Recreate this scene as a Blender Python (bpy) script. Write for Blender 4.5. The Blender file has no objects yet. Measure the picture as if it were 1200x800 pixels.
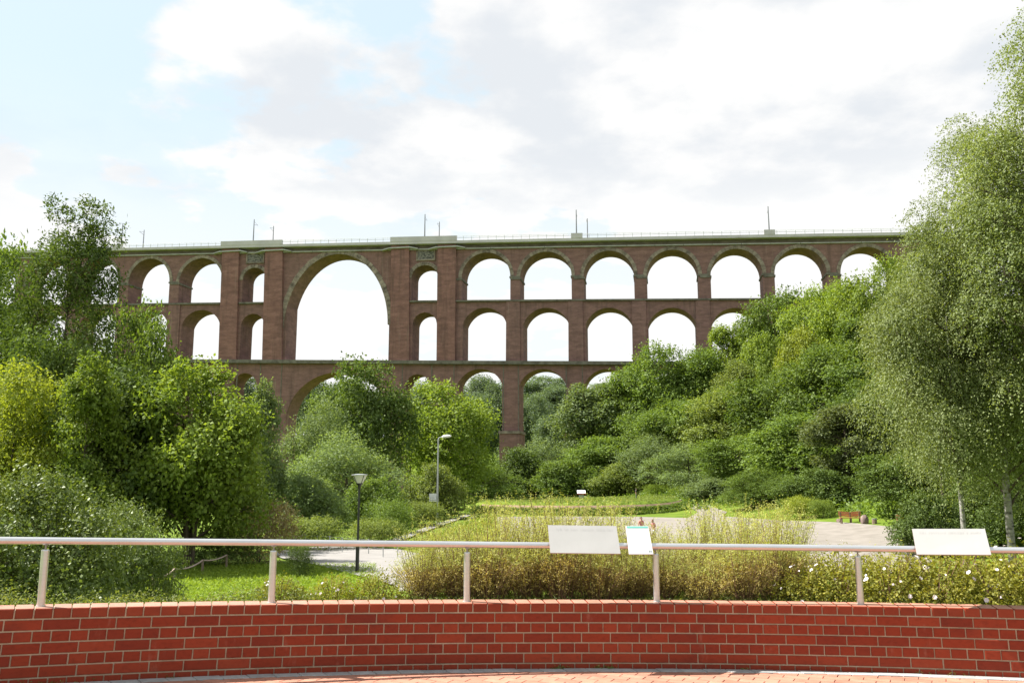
import bpy, bmesh, math, random
import numpy as np
from mathutils import Vector, Matrix, geometry

# ------------------------------------------------------------------ camera, sky, sun
SC = bpy.context.scene
COL = SC.collection
F, CX, CY = 1000.0, 600.0, 400.0          # photograph pixels (1200 x 800)
EYE = 1.65
PITCH = math.atan(160.0 / F)
cam_d = bpy.data.cameras.new('camera')
cam_d.sensor_width = 36.0
cam_d.lens = 36.0 * F / 1200.0
cam_d.clip_start = 0.05
cam_d.clip_end = 6000
cam = bpy.data.objects.new('camera', cam_d)
COL.objects.link(cam)
cam.location = (0, 0, EYE)
cam.rotation_euler = (math.pi / 2 + PITCH, 0, 0)
SC.camera = cam
SC.view_settings.view_transform = 'Standard'
SC.view_settings.look = 'None'
SC.view_settings.gamma = 1
SC.view_settings.exposure = 1.55
SC.cycles.max_bounces = 7
SC.cycles.transmission_bounces = 4
SC.cycles.transparent_max_bounces = 6
SC.cycles.use_denoising = True

SUN_EL, SUN_AZ = math.radians(50), math.radians(-76)      # azimuth from +Y, negative = to the left
W = bpy.data.worlds.new('World')
SC.world = W
W.use_nodes = True


def build_world():
    nt = W.node_tree
    nt.nodes.clear()
    N, L = nt.nodes.new, nt.links.new
    out = N('ShaderNodeOutputWorld')
    bg = N('ShaderNodeBackground')
    bg.inputs['Strength'].default_value = 0.072
    sky = N('ShaderNodeTexSky')
    sky.sky_type = 'NISHITA'
    sky.sun_disc = False
    sky.sun_elevation = SUN_EL
    sky.sun_rotation = SUN_AZ
    sky.air_density = 1.0
    sky.dust_density = 1.5
    tc = N('ShaderNodeTexCoord')
    sep = N('ShaderNodeSeparateXYZ')
    L(tc.outputs['Generated'], sep.inputs[0])
    zc = N('ShaderNodeMath'); zc.operation = 'MAXIMUM'; zc.inputs[1].default_value = 0.0
    L(sep.outputs['Z'], zc.inputs[0])
    za = N('ShaderNodeMath'); za.operation = 'ADD'; za.inputs[1].default_value = 0.16
    L(zc.outputs[0], za.inputs[0])
    dx = N('ShaderNodeMath'); dx.operation = 'DIVIDE'
    dy = N('ShaderNodeMath'); dy.operation = 'DIVIDE'
    L(sep.outputs['X'], dx.inputs[0]); L(za.outputs[0], dx.inputs[1])
    L(sep.outputs['Y'], dy.inputs[0]); L(za.outputs[0], dy.inputs[1])
    cmb = N('ShaderNodeCombineXYZ')
    L(dx.outputs[0], cmb.inputs[0]); L(dy.outputs[0], cmb.inputs[1])
    cmb.inputs[2].default_value = 3.7

    def noise(scale, detail, off, rough=0.55):
        m = N('ShaderNodeMapping')
        m.inputs['Location'].default_value = off
        L(cmb.outputs[0], m.inputs[0])
        n = N('ShaderNodeTexNoise')
        n.inputs['Scale'].default_value = scale
        n.inputs['Detail'].default_value = detail
        n.inputs['Roughness'].default_value = rough
        L(m.outputs[0], n.inputs['Vector'])
        return n

    def ramp(src, stops):
        r = N('ShaderNodeValToRGB')
        r.color_ramp.interpolation = 'EASE'
        e = r.color_ramp.elements
        while len(e) < len(stops):
            e.new(0.5)
        for k, (p, v) in enumerate(stops):
            e[k].position = p
            e[k].color = (v, v, v, 1) if not isinstance(v, tuple) else v
        L(src, r.inputs[0])
        return r
    n1 = noise(3.2, 9, (11.6828, 9.026, 3.6195), 0.56)
    n2 = noise(3.0, 8, (19.7214, 11.4887, 0.1653), 0.55)
    def blobs(src, items, amp=1.0):
        am = N('ShaderNodeMath'); am.operation = 'MULTIPLY_ADD'
        L(src, am.inputs[0]); am.inputs[1].default_value = amp; am.inputs[2].default_value = .5 - .5 * amp
        src = am.outputs[0]
        cp, sp = math.cos(PITCH), math.sin(PITCH)
        for px, py, r, w in items:
            a_, b_ = (px - CX) / F, (CY - py) / F
            v = Vector((a_, cp - b_ * sp, sp + b_ * cp)).normalized()
            dt = N('ShaderNodeVectorMath'); dt.operation = 'DOT_PRODUCT'
            nv = N('ShaderNodeVectorMath'); nv.operation = 'NORMALIZE'
            L(tc.outputs['Generated'], nv.inputs[0])
            L(nv.outputs[0], dt.inputs[0]); dt.inputs[1].default_value = v
            mr = N('ShaderNodeMapRange'); mr.interpolation_type = 'SMOOTHSTEP'
            mr.inputs['From Min'].default_value = math.cos(r * 1.5 / F)
            mr.inputs['From Max'].default_value = 1.0
            mr.inputs['To Max'].default_value = w
            L(dt.outputs['Value'], mr.inputs['Value'])
            ad = N('ShaderNodeMath'); ad.operation = 'ADD'
            L(src, ad.inputs[0]); L(mr.outputs[0], ad.inputs[1])
            src = ad.outputs[0]
        return src
    # banks of cloud and gaps of blue as they lie over the valley
    banks = blobs(n1.outputs['Fac'], [(150, 60, 110, -.14), (40, 140, 100, -.14), (20, 60, 90, -.06), (430, 25, 75, -.18), (300, 212, 120, -.15), (170, 200, 100, -.12), (440, 232, 90, -.12),
                                      (545, 90, 45, -.13), (665, 128, 35, -.16), (745, 72, 40, -.16), (620, 240, 90, -.12), (700, 250, 70, -.10),
                                      (170, 112, 80, .16), (290, 90, 100, .20), (400, 125, 100, .18), (480, 150, 60, .10), (880, 110, 260, .26), (640, 30, 110, .20), (620, 180, 90, .14), (1150, 120, 260, .2),
                                      (60, 262, 150, .14), (330, 275, 150, .1)], 1.7)
    tone = blobs(n2.outputs['Fac'], [(380, 160, 100, -.13), (200, 130, 70, -.06), (930, 215, 90, -.14), (600, 185, 90, -.08), (670, 30, 120, -.08), (1150, 80, 140, -.03), (900, 110, 110, .12), (270, 75, 60, .1)], 1.5)
    cover = ramp(banks, [(0.40, 0.0), (0.60, 1.0)])
    shade = ramp(tone, [(0.26, (3.88, 4.05, 4.26, 1)), (0.56, (4.9, 4.88, 4.84, 1))])
    # thin veil over the blue
    veil = N('ShaderNodeMix'); veil.data_type = 'RGBA'
    veil.inputs[0].default_value = 0.86
    L(sky.outputs[0], veil.inputs[6])
    veil.inputs[7].default_value = (3.8, 4.55, 4.92, 1)
    hz = ramp(zc.outputs[0], [(0.20, 1.0), (0.44, 0.0)])
    mx = N('ShaderNodeMath'); mx.operation = 'MULTIPLY_ADD'; mx.use_clamp = True
    L(hz.outputs[0], mx.inputs[0]); mx.inputs[1].default_value = 0.65
    L(cover.outputs[0], mx.inputs[2])
    mix = N('ShaderNodeMix'); mix.data_type = 'RGBA'
    L(mx.outputs[0], mix.inputs[0])
    L(veil.outputs[2], mix.inputs[6])
    hz2 = ramp(zc.outputs[0], [(0.22, 1.0), (0.38, 0.0)])
    sh = N('ShaderNodeMix'); sh.data_type = 'RGBA'
    L(hz2.outputs[0], sh.inputs[0])
    L(shade.outputs[0], sh.inputs[6]); sh.inputs[7].default_value = (4.93, 4.93, 4.9, 1)
    L(sh.outputs[2], mix.inputs[7])
    L(mix.outputs[2], bg.inputs['Color'])
    L(bg.outputs[0], out.inputs[0])


build_world()
sun_d = bpy.data.lights.new('sun', 'SUN')
sun_d.energy = 4.8
sun_d.angle = math.radians(0.53)
sun_d.color = (1.0, 0.95, 0.87)
sun = bpy.data.objects.new('sun', sun_d)
COL.objects.link(sun)
SV = Vector((math.sin(SUN_AZ) * math.cos(SUN_EL), math.cos(SUN_AZ) * math.cos(SUN_EL), math.sin(SUN_EL)))
sun.rotation_euler = (-SV).to_track_quat('-Z', 'Y').to_euler()
sun.location = SV * 100

# ------------------------------------------------------------------ helpers
_c, _s = math.cos(PITCH), math.sin(PITCH)


def ray(px, py):
    a, b = (px - CX) / F, (CY - py) / F
    return Vector((a, _c - b * _s, _s + b * _c))


def P(px, py, Y):
    r = ray(px, py)
    return Vector((0, 0, EYE)) + r * (Y / r.y)


def smooth(t):
    t = np.clip(t, 0, 1)
    return t * t * (3 - 2 * t)


def obj(name, me, mats=None, parent=None, loc=None):
    o = bpy.data.objects.new(name, me)
    COL.objects.link(o)
    if mats is not None and me is not None:
        ms = mats if isinstance(mats, (list, tuple)) else [mats]
        if len(me.materials) == 0:
            for m in ms:
                me.materials.append(m)
    if parent is not None:
        o.parent = parent
    if loc is not None:
        o.location = loc
    return o


def tag(o, label=None, cat=None, group=None, kind=None):
    if label: o['label'] = label
    if cat: o['category'] = cat
    if group: o['group'] = group
    if kind: o['kind'] = kind
    return o


def thing(name, label, cat, loc=(0, 0, 0), rz=0.0, group=None):
    o = bpy.data.objects.new(name, None)
    COL.objects.link(o)
    o.location = loc
    o.rotation_euler = (0, 0, rz)
    o.empty_display_size = 0.2
    return tag(o, label, cat, group)


class MB:
    """collects polygons for ONE mesh"""
    def __init__(s):
        s.v, s.f, s.m, s.t = [], [], [], []

    def face(s, pts, mat=0, tint=None):
        i = len(s.v)
        s.v += [tuple(p) for p in pts]
        s.f.append(tuple(range(i, i + len(pts))))
        s.m.append(mat)
        s.t.append(random.random() if tint is None else tint)

    def add(s, verts, faces, mat=0, tint=None):
        i = len(s.v)
        s.v += [tuple(p) for p in verts]
        tt = random.random() if tint is None else tint
        for f in faces:
            s.f.append(tuple(k + i for k in f))
            s.m.append(mat)
            s.t.append(tt)

    def box(s, x0, x1, y0, y1, z0, z1, mat=0, M=None, tint=None):
        vs = [Vector((x, y, z)) for z in (z0, z1) for y in (y0, y1) for x in (x0, x1)]
        if M is not None:
            vs = [M @ p for p in vs]
        s.add(vs, [(0, 2, 3, 1), (4, 5, 7, 6), (0, 1, 5, 4), (2, 6, 7, 3), (0, 4, 6, 2), (1, 3, 7, 5)], mat, tint)

    def prism(s, poly, y0, y1, mat=0, tint=None, caps=True):
        """polygon in the (x,z) plane (counter-clockwise seen from -y), extruded from y0 to y1"""
        n = len(poly)
        vs = [(p[0], y0, p[1]) for p in poly] + [(p[0], y1, p[1]) for p in poly]
        fs = [(i, i + n, (i + 1) % n + n, (i + 1) % n) for i in range(n)]
        if caps:
            fs += [tuple(range(n)), tuple(range(2 * n - 1, n - 1, -1))]
        s.add(vs, fs, mat, tint)

    def tube(s, pts, rad, n=6, mat=0, cap=True, tint=None):
        pts = [Vector(p) for p in pts]
        if not hasattr(rad, '__len__'):
            rad = [rad] * len(pts)
        base = len(s.v)
        up = Vector((0.31, 0.17, 0.93)).normalized()
        tt = random.random() if tint is None else tint
        for i, p in enumerate(pts):
            d = (pts[min(i + 1, len(pts) - 1)] - pts[max(i - 1, 0)])
            if d.length < 1e-9:
                d = Vector((0, 0, 1))
            d.normalize()
            a = d.cross(up)
            if a.length < 0.05:
                a = d.cross(Vector((1, 0, 0)))
            a.normalize()
            b = d.cross(a)
            for k in range(n):
                w = 2 * math.pi * k / n
                s.v.append(tuple(p + (a * math.cos(w) + b * math.sin(w)) * rad[i]))
        for i in range(len(pts) - 1):
            for k in range(n):
                q = (k + 1) % n
                s.f.append((base + i * n + k, base + i * n + q, base + (i + 1) * n + q, base + (i + 1) * n + k))
                s.m.append(mat); s.t.append(tt)
        if cap:
            s.f.append(tuple(base + k for k in range(n - 1, -1, -1))); s.m.append(mat); s.t.append(tt)
            e = base + (len(pts) - 1) * n
            s.f.append(tuple(e + k for k in range(n))); s.m.append(mat); s.t.append(tt)

    def lathe(s, prof, n=16, mat=0, c=(0, 0, 0)):
        base = len(s.v)
        for r, z in prof:
            for k in range(n):
                w = 2 * math.pi * k / n
                s.v.append((c[0] + r * math.cos(w), c[1] + r * math.sin(w), c[2] + z))
        for i in range(len(prof) - 1):
            for k in range(n):
                q = (k + 1) % n
                s.f.append((base + i * n + k, base + i * n + q, base + (i + 1) * n + q, base + (i + 1) * n + k))
                s.m.append(mat); s.t.append(0.5)
        s.f.append(tuple(base + k for k in range(n - 1, -1, -1))); s.m.append(mat); s.t.append(.5)
        e = base + (len(prof) - 1) * n
        s.f.append(tuple(e + k for k in range(n))); s.m.append(mat); s.t.append(.5)

    def mesh(s, name, smooth_=False):
        me = bpy.data.meshes.new(name)
        me.from_pydata(s.v, [], s.f)
        me.polygons.foreach_set('material_index', s.m)
        if smooth_:
            me.polygons.foreach_set('use_smooth', [True] * len(s.f))
        a = me.attributes.new('tint', 'FLOAT', 'FACE')
        a.data.foreach_set('value', s.t)
        me.update()
        return me

    def build(s, name, mats, parent=None, loc=None, smooth_=False):
        return obj(name, s.mesh(name, smooth_), mats, parent, loc)


# ------------------------------------------------------------------ materials
def new_mat(name):
    m = bpy.data.materials.new(name)
    m.use_nodes = True
    nt = m.node_tree
    nt.nodes.clear()
    out = nt.nodes.new('ShaderNodeOutputMaterial')
    return m, nt, nt.nodes.new, nt.links.new, out


def ramp_node(nt, src, stops):
    r = nt.nodes.new('ShaderNodeValToRGB')
    e = r.color_ramp.elements
    while len(e) < len(stops):
        e.new(0.5)
    for k, (p, c) in enumerate(stops):
        e[k].position = p
        e[k].color = (*c, 1)
    nt.links.new(src, r.inputs[0])
    return r


def mat_noise(name, stops, scale=4, rough=0.8, detail=6, bump=0.0, bscale=None, metal=0.0, tint=0.0, objrand=0.0,
              stretch=(1, 1, 1), spec=0.3, coord='Object'):
    m, nt, N, L, out = new_mat(name)
    b = N('ShaderNodeBsdfPrincipled')
    b.inputs['Roughness'].default_value = rough
    b.inputs['Metallic'].default_value = metal
    b.inputs['Specular IOR Level'].default_value = spec
    tc = N('ShaderNodeTexCoord')
    mp = N('ShaderNodeMapping')
    mp.inputs['Scale'].default_value = stretch
    if coord == 'World':
        g = N('ShaderNodeNewGeometry')
        L(g.outputs['Position'], mp.inputs[0])
    else:
        L(tc.outputs[coord], mp.inputs[0])
    n = N('ShaderNodeTexNoise')
    n.inputs['Scale'].default_value = scale
    n.inputs['Detail'].default_value = detail
    n.inputs['Roughness'].default_value = 0.62
    L(mp.outputs[0], n.inputs['Vector'])
    r = ramp_node(nt, n.outputs['Fac'], stops)
    col = r.outputs[0]

    def vary(col, src, amt):
        h = N('ShaderNodeHueSaturation')
        mr = N('ShaderNodeMapRange')
        mr.inputs['To Min'].default_value = 1 - amt
        mr.inputs['To Max'].default_value = 1 + amt
        L(src, mr.inputs['Value'])
        L(mr.outputs[0], h.inputs['Value'])
        L(col, h.inputs['Color'])
        return h.outputs[0]
    if tint:
        a = N('ShaderNodeAttribute'); a.attribute_name = 'tint'
        col = vary(col, a.outputs['Fac'], tint)
    if objrand:
        oi = N('ShaderNodeObjectInfo')
        col = vary(col, oi.outputs['Random'], objrand)
    L(col, b.inputs['Base Color'])
    if bump:
        n2 = N('ShaderNodeTexNoise')
        n2.inputs['Scale'].default_value = bscale or scale * 6
        n2.inputs['Detail'].default_value = 5
        L(mp.outputs[0], n2.inputs['Vector'])
        bp = N('ShaderNodeBump')
        bp.inputs['Strength'].default_value = bump
        bp.inputs['Distance'].default_value = 0.02
        L(n2.outputs['Fac'], bp.inputs['Height'])
        L(bp.outputs[0], b.inputs['Normal'])
    L(b.outputs[0], out.inputs[0])
    return m


def mat_plain(name, c, rough=0.5, metal=0.0, spec=0.5):
    d = tuple(x * 0.88 for x in c)
    return mat_noise(name, [(0.3, d), (0.7, c)], scale=6, rough=rough, metal=metal, spec=spec)


def mat_leaf(name, dark, light, trans=0.40, gloss=0.04, grough=0.62, orand=0.14):
    m, nt, N, L, out = new_mat(name)
    a = N('ShaderNodeAttribute'); a.attribute_name = 'tint'
    r = ramp_node(nt, a.outputs['Fac'], [(0.0, dark), (1.0, light)])
    h = N('ShaderNodeHueSaturation')
    oi = N('ShaderNodeObjectInfo')
    mr = N('ShaderNodeMapRange')
    mr.inputs['To Min'].default_value = 1 - orand
    mr.inputs['To Max'].default_value = 1 + orand
    L(oi.outputs['Random'], mr.inputs['Value'])
    L(mr.outputs[0], h.inputs['Value'])
    L(r.outputs[0], h.inputs['Color'])
    d = N('ShaderNodeBsdfDiffuse'); L(h.outputs[0], d.inputs[0])
    t = N('ShaderNodeBsdfTranslucent')
    h2 = N('ShaderNodeMix'); h2.data_type = 'RGBA'; h2.blend_type = 'MULTIPLY'
    h2.inputs[0].default_value = 1
    L(h.outputs[0], h2.inputs[6]); h2.inputs[7].default_value = (1.35, 1.3, 0.55, 1)
    L(h2.outputs[2], t.inputs[0])
    mx = N('ShaderNodeMixShader'); mx.inputs[0].default_value = trans
    L(d.outputs[0], mx.inputs[1]); L(t.outputs[0], mx.inputs[2])
    g = N('ShaderNodeBsdfGlossy'); g.inputs['Roughness'].default_value = grough
    g.inputs[0].default_value = (0.5, 0.52, 0.48, 1)
    mg = N('ShaderNodeMixShader'); mg.inputs[0].default_value = gloss
    L(mx.outputs[0], mg.inputs[1]); L(g.outputs[0], mg.inputs[2])
    L(mg.outputs[0], out.inputs[0])
    return m


M = {}
M['wall_brick'] = mat_noise('wall_brick', [(0.25, (0.165, 0.025, 0.0105)), (0.5, (0.21, 0.033, 0.0135)), (0.70, (0.25, 0.043, 0.018)), (0.80, (0.31, 0.09, 0.055))],
                            scale=5, rough=0.6, bump=0.3, bscale=60, objrand=0.16, tint=0.0, spec=0.16, coord='World')
M['coping'] = mat_noise('coping_brick', [(0.25, (0.18, 0.028, 0.0115)), (0.75, (0.25, 0.046, 0.02))],
                        scale=6, rough=0.55, bump=0.15, bscale=60, objrand=0.10, spec=0.2, coord='World')
M['coping_top_sheen'] = mat_noise('coping_top_sheen', [(0.25, (0.27, 0.125, 0.085)), (0.75, (0.38, 0.20, 0.145))],
                            scale=9, rough=0.6, bump=0.2, bscale=70, objrand=0.10, spec=0.4, coord='World')  # grazing sheen on the coping tops, painted in as a paler base colour
M['mortar'] = mat_noise('mortar', [(0.3, (0.31, 0.245, 0.17)), (0.7, (0.45, 0.37, 0.27))], scale=9, rough=0.95, bump=0.4, bscale=80, coord='World')
M['paver'] = mat_noise('paver', [(0.25, (0.30, 0.135, 0.09)), (0.75, (0.40, 0.20, 0.14))], scale=8, rough=0.8, bump=0.2, bscale=120, objrand=0.12, tint=0.1, coord='World')
M['joint_sand'] = mat_noise('joint_sand', [(0.3, (0.13, 0.085, 0.06)), (0.7, (0.23, 0.15, 0.11))], scale=20, rough=1, coord='World')
M['edging'] = mat_noise('edging', [(0.3, (0.24, 0.245, 0.24)), (0.7, (0.36, 0.37, 0.36))], scale=12, rough=0.85, bump=0.2, bscale=90, objrand=0.12, coord='World')
M['steel'] = mat_noise('steel', [(0.3, (0.56, 0.56, 0.565)), (0.7, (0.66, 0.66, 0.665))], scale=3, rough=0.34, metal=0.85, stretch=(1, 1, 9))
M['steel_dark'] = mat_plain('steel_dark', (0.30, 0.28, 0.27), 0.45, 0.7)
M['panel'] = mat_noise('panel', [(0.3, (0.30, 0.295, 0.285)), (0.7, (0.335, 0.33, 0.32))], scale=3, rough=0.45, metal=0.15)
M['panel_edge'] = mat_plain('panel_edge', (0.42, 0.33, 0.31), 0.5)
M['relief'] = mat_plain('relief', (0.312, 0.307, 0.297), 0.45)
M['white'] = mat_plain('white', (0.80, 0.80, 0.80), 0.4)
M['card_white'] = mat_plain('card_white', (0.50, 0.50, 0.50), 0.45)
M['green_strip'] = mat_plain('green_strip', (0.10, 0.33, 0.28), 0.4)
M['print_grey'] = mat_plain('print_grey', (0.42, 0.44, 0.44), 0.5)
M['print_dark'] = mat_plain('print_dark', (0.16, 0.2, 0.2), 0.5)


def mat_viaduct(name, stops, dark, lime, near=False):
    m, nt, N, L, out = new_mat(name)
    b = N('ShaderNodeBsdfPrincipled')
    b.inputs['Roughness'].default_value = 0.92
    b.inputs['Specular IOR Level'].default_value = 0.15
    tc = N('ShaderNodeTexCoord')

    def nz(scale, stretch, detail=8, rough=.6):
        mp = N('ShaderNodeMapping'); mp.inputs['Scale'].default_value = stretch
        L(tc.outputs['Object'], mp.inputs[0])
        n = N('ShaderNodeTexNoise'); n.inputs['Scale'].default_value = scale
        n.inputs['Detail'].default_value = detail; n.inputs['Roughness'].default_value = rough
        L(mp.outputs[0], n.inputs['Vector'])
        return n.outputs['Fac']

    def over(col, fac, c):
        x = N('ShaderNodeMix'); x.data_type = 'RGBA'
        L(fac, x.inputs[0]); L(col, x.inputs[6]); x.inputs[7].default_value = (*c, 1)
        return x.outputs[2]

    def mask(src, lo, hi, top):
        r = N('ShaderNodeMapRange'); r.inputs['From Min'].default_value = lo; r.inputs['From Max'].default_value = hi
        r.inputs['To Max'].default_value = top
        L(src, r.inputs['Value'])
        return r.outputs[0]
    if near:
        b.inputs['Roughness'].default_value = 0.6
        g = N('ShaderNodeNewGeometry')
        tc = g
        tc_out = g.outputs['Position']
        oi = N('ShaderNodeObjectInfo')
        col = ramp_node(nt, oi.outputs['Random'], stops).outputs[0]
        mul = N('ShaderNodeMix'); mul.data_type = 'RGBA'; mul.blend_type = 'MULTIPLY'; mul.inputs[0].default_value = 1

        def nzp(scale, stretch, detail=7, rough=.62):
            mp = N('ShaderNodeMapping'); mp.inputs['Scale'].default_value = stretch
            L(tc_out, mp.inputs[0])
            n = N('ShaderNodeTexNoise'); n.inputs['Scale'].default_value = scale
            n.inputs['Detail'].default_value = detail; n.inputs['Roughness'].default_value = rough
            L(mp.outputs[0], n.inputs['Vector'])
            return n.outputs['Fac']
        gr = ramp_node(nt, nzp(26, (1, 1, 1.6)), [(.25, (.74, .76, .78)), (.5, (1, 1, 1)), (.8, (1.0, 1.12, 1.15))])
        L(col, mul.inputs[6]); L(gr.outputs[0], mul.inputs[7])
        col = mul.outputs[2]
        col = over(col, mask(nzp(1.15, (1, 1, 1.8)), .52, .70, .55), dark)
        col = over(col, mask(nzp(3.4, (1.5, 1.5, .5), 9, .7), .60, .74, .40), lime)
        L(col, b.inputs['Base Color'])
        bp = N('ShaderNodeBump'); bp.inputs['Strength'].default_value = .35; bp.inputs['Distance'].default_value = .004
        L(nzp(70, (1, 1, 1)), bp.inputs['Height']); L(bp.outputs[0], b.inputs['Normal'])
        L(b.outputs[0], out.inputs[0])
        return m
    col = ramp_node(nt, nz(.30, (1, 1, 3.4), 10, .7), stops).outputs[0]          # course bands
    col = over(col, mask(nz(1.6, (1, 1, 2.4), 8, .75), .50, .66, .42), dark)       # single dark bricks and courses
    col = over(col, mask(nz(.35, (1.6, 1.6, .16), 6, .6), .54, .72, .62), dark)    # soot and water streaks
    col = over(col, mask(nz(.5, (2.2, 2.2, .12), 6, .6), .60, .74, .40), lime)     # pale lime runs
    L(col, b.inputs['Base Color'])
    bp = N('ShaderNodeBump'); bp.inputs['Strength'].default_value = .4; bp.inputs['Distance'].default_value = .06
    L(nz(2.2, (1, 1, 2.6), 8), bp.inputs['Height']); L(bp.outputs[0], b.inputs['Normal'])
    L(b.outputs[0], out.inputs[0])
    return m


M['via_brick'] = mat_viaduct('via_brick', [(0.3, (0.148, 0.088, 0.081)), (0.5, (0.228, 0.130, 0.118)), (0.7, (0.31, 0.180, 0.163))], (0.085, 0.06, 0.052), (0.37, 0.28, 0.235))
M['wall_brick'] = mat_viaduct('wall_brick', [(0.0, (0.185, 0.029, 0.0145)), (0.3, (0.215, 0.0325, 0.0145)), (0.75, (0.24, 0.037, 0.0155)), (1.0, (0.265, 0.045, 0.020))], (0.105, 0.024, 0.018), (0.40, 0.21, 0.15), near=True)
M['via_pylon'] = mat_viaduct('via_pylon', [(0.3, (0.155, 0.085, 0.077)), (0.5, (0.245, 0.128, 0.113)), (0.7, (0.33, 0.178, 0.158))], (0.09, 0.06, 0.052), (0.36, 0.26, 0.22))
M['via_stone'] = mat_noise('via_stone', [(0.36, (0.125, 0.10, 0.084)), (0.5, (0.245, 0.20, 0.165)), (0.75, (0.34, 0.285, 0.24))], scale=0.6, rough=0.9, tint=0.2, detail=7)
M['via_ledge'] = mat_noise('via_ledge', [(0.3, (0.085, 0.075, 0.062)), (0.7, (0.22, 0.20, 0.17))], scale=0.7, rough=0.9, detail=7)
M['via_light'] = mat_noise('via_light', [(0.3, (0.31, 0.305, 0.305)), (0.7, (0.48, 0.47, 0.465))], scale=0.5, rough=0.8)
M['via_deck'] = mat_noise('via_deck', [(0.3, (0.45, 0.42, 0.435)), (0.7, (0.59, 0.555, 0.57))], scale=0.25, rough=0.75)
M['via_band'] = mat_noise('via_band', [(0.3, (0.085, 0.07, 0.06)), (0.7, (0.19, 0.155, 0.135))], scale=0.4, rough=0.9, stretch=(1, 1, 2))
M['via_rail'] = mat_plain('via_rail', (0.55, 0.57, 0.56), 0.5, 0.0)
M['plaque_dark'] = mat_noise('plaque_dark', [(0.42, (0.06, 0.058, 0.055)), (0.58, (0.24, 0.22, 0.20))], scale=1.6, rough=0.9, stretch=(1, 1, 2.2))
M['mast'] = mat_plain('mast', (0.24, 0.25, 0.26), 0.5, 0.5)
M['bark'] = mat_noise('bark', [(0.3, (0.045, 0.035, 0.026)), (0.7, (0.12, 0.095, 0.07))], scale=5, rough=0.95, stretch=(1, 1, .3), bump=0.5)
M['bark_birch'] = mat_noise('bark_birch', [(0.36, (0.05, 0.045, 0.042)), (0.47, (0.26, 0.245, 0.235)), (0.8, (0.36, 0.345, 0.335))], scale=3.0, rough=0.8, stretch=(1, 1, 3.2))
M['twig_brown'] = mat_noise('twig_brown', [(0.3, (0.10, 0.055, 0.03)), (0.7, (0.20, 0.125, 0.065))], scale=8, rough=0.9)
M['grass'] = mat_noise('grass', [(0.28, (0.06, 0.098, 0.010)), (0.5, (0.095, 0.145, 0.015)), (0.72, (0.14, 0.185, 0.026))], scale=0.55, rough=0.95, detail=12, bump=0.6, bscale=9, spec=0.1, coord='World')
M['gravel'] = mat_noise('gravel', [(0.3, (0.15, 0.135, 0.115)), (0.55, (0.20, 0.18, 0.158)), (0.8, (0.25, 0.226, 0.20))], scale=0.9, rough=0.95, detail=12, bump=0.3, bscale=12, coord='World')
M['asphalt_path'] = mat_noise('asphalt_path', [(0.3, (0.19, 0.18, 0.17)), (0.7, (0.24, 0.23, 0.22))], scale=0.8, rough=0.95, detail=12, coord='World')
M['brick_path'] = mat_noise('brick_path', [(0.3, (0.20, 0.13, 0.095)), (0.7, (0.29, 0.19, 0.14))], scale=1.5, rough=0.9, coord='World')
M['black_paint'] = mat_plain('black_paint', (0.018, 0.02, 0.02), 0.35)
M['frosted'] = mat_plain('frosted', (0.62, 0.60, 0.57), 0.3)
M['galv'] = mat_plain('galv', (0.40, 0.42, 0.43), 0.4, 0.5)
M['post_wood'] = mat_noise('post_wood', [(0.3, (0.12, 0.085, 0.06)), (0.7, (0.25, 0.19, 0.14))], scale=8, rough=0.9, stretch=(1, 1, .2))
M['rope'] = mat_noise('rope', [(0.3, (0.38, 0.27, 0.23)), (0.7, (0.55, 0.43, 0.38))], scale=30, rough=0.9)
M['bench_wood'] = mat_noise('bench_wood', [(0.3, (0.36, 0.13, 0.055)), (0.7, (0.50, 0.21, 0.10))], scale=3, rough=0.7, stretch=(.3, 1, 1))
M['rock'] = mat_noise('rock', [(0.3, (0.12, 0.085, 0.075)), (0.7, (0.26, 0.195, 0.175))], scale=3, rough=0.95, bump=0.6, detail=9)
M['skin'] = mat_plain('skin', (0.42, 0.25, 0.18), 0.55)
M['hair'] = mat_plain('hair', (0.05, 0.03, 0.02), 0.6)
M['hair_red'] = mat_plain('hair_red', (0.16, 0.055, 0.03), 0.6)
M['cloth_pink'] = mat_plain('cloth_pink', (0.52, 0.20, 0.20), 0.8)
M['cloth_dark'] = mat_plain('cloth_dark', (0.03, 0.04, 0.075), 0.8)
M['cloth_white'] = mat_plain('cloth_white', (0.78, 0.78, 0.8), 0.8)
M['cloth_jeans'] = mat_plain('cloth_jeans', (0.05, 0.06, 0.10), 0.8)
M['shoe'] = mat_plain('shoe', (0.04, 0.035, 0.03), 0.6)
M['red_board'] = mat_plain('red_board', (0.34, 0.05, 0.05), 0.5)
M['petal'] = mat_noise('petal', [(0.3, (0.70, 0.60, 0.60)), (0.6, (0.82, 0.79, 0.78))], scale=30, rough=0.7, tint=0.08)
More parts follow.
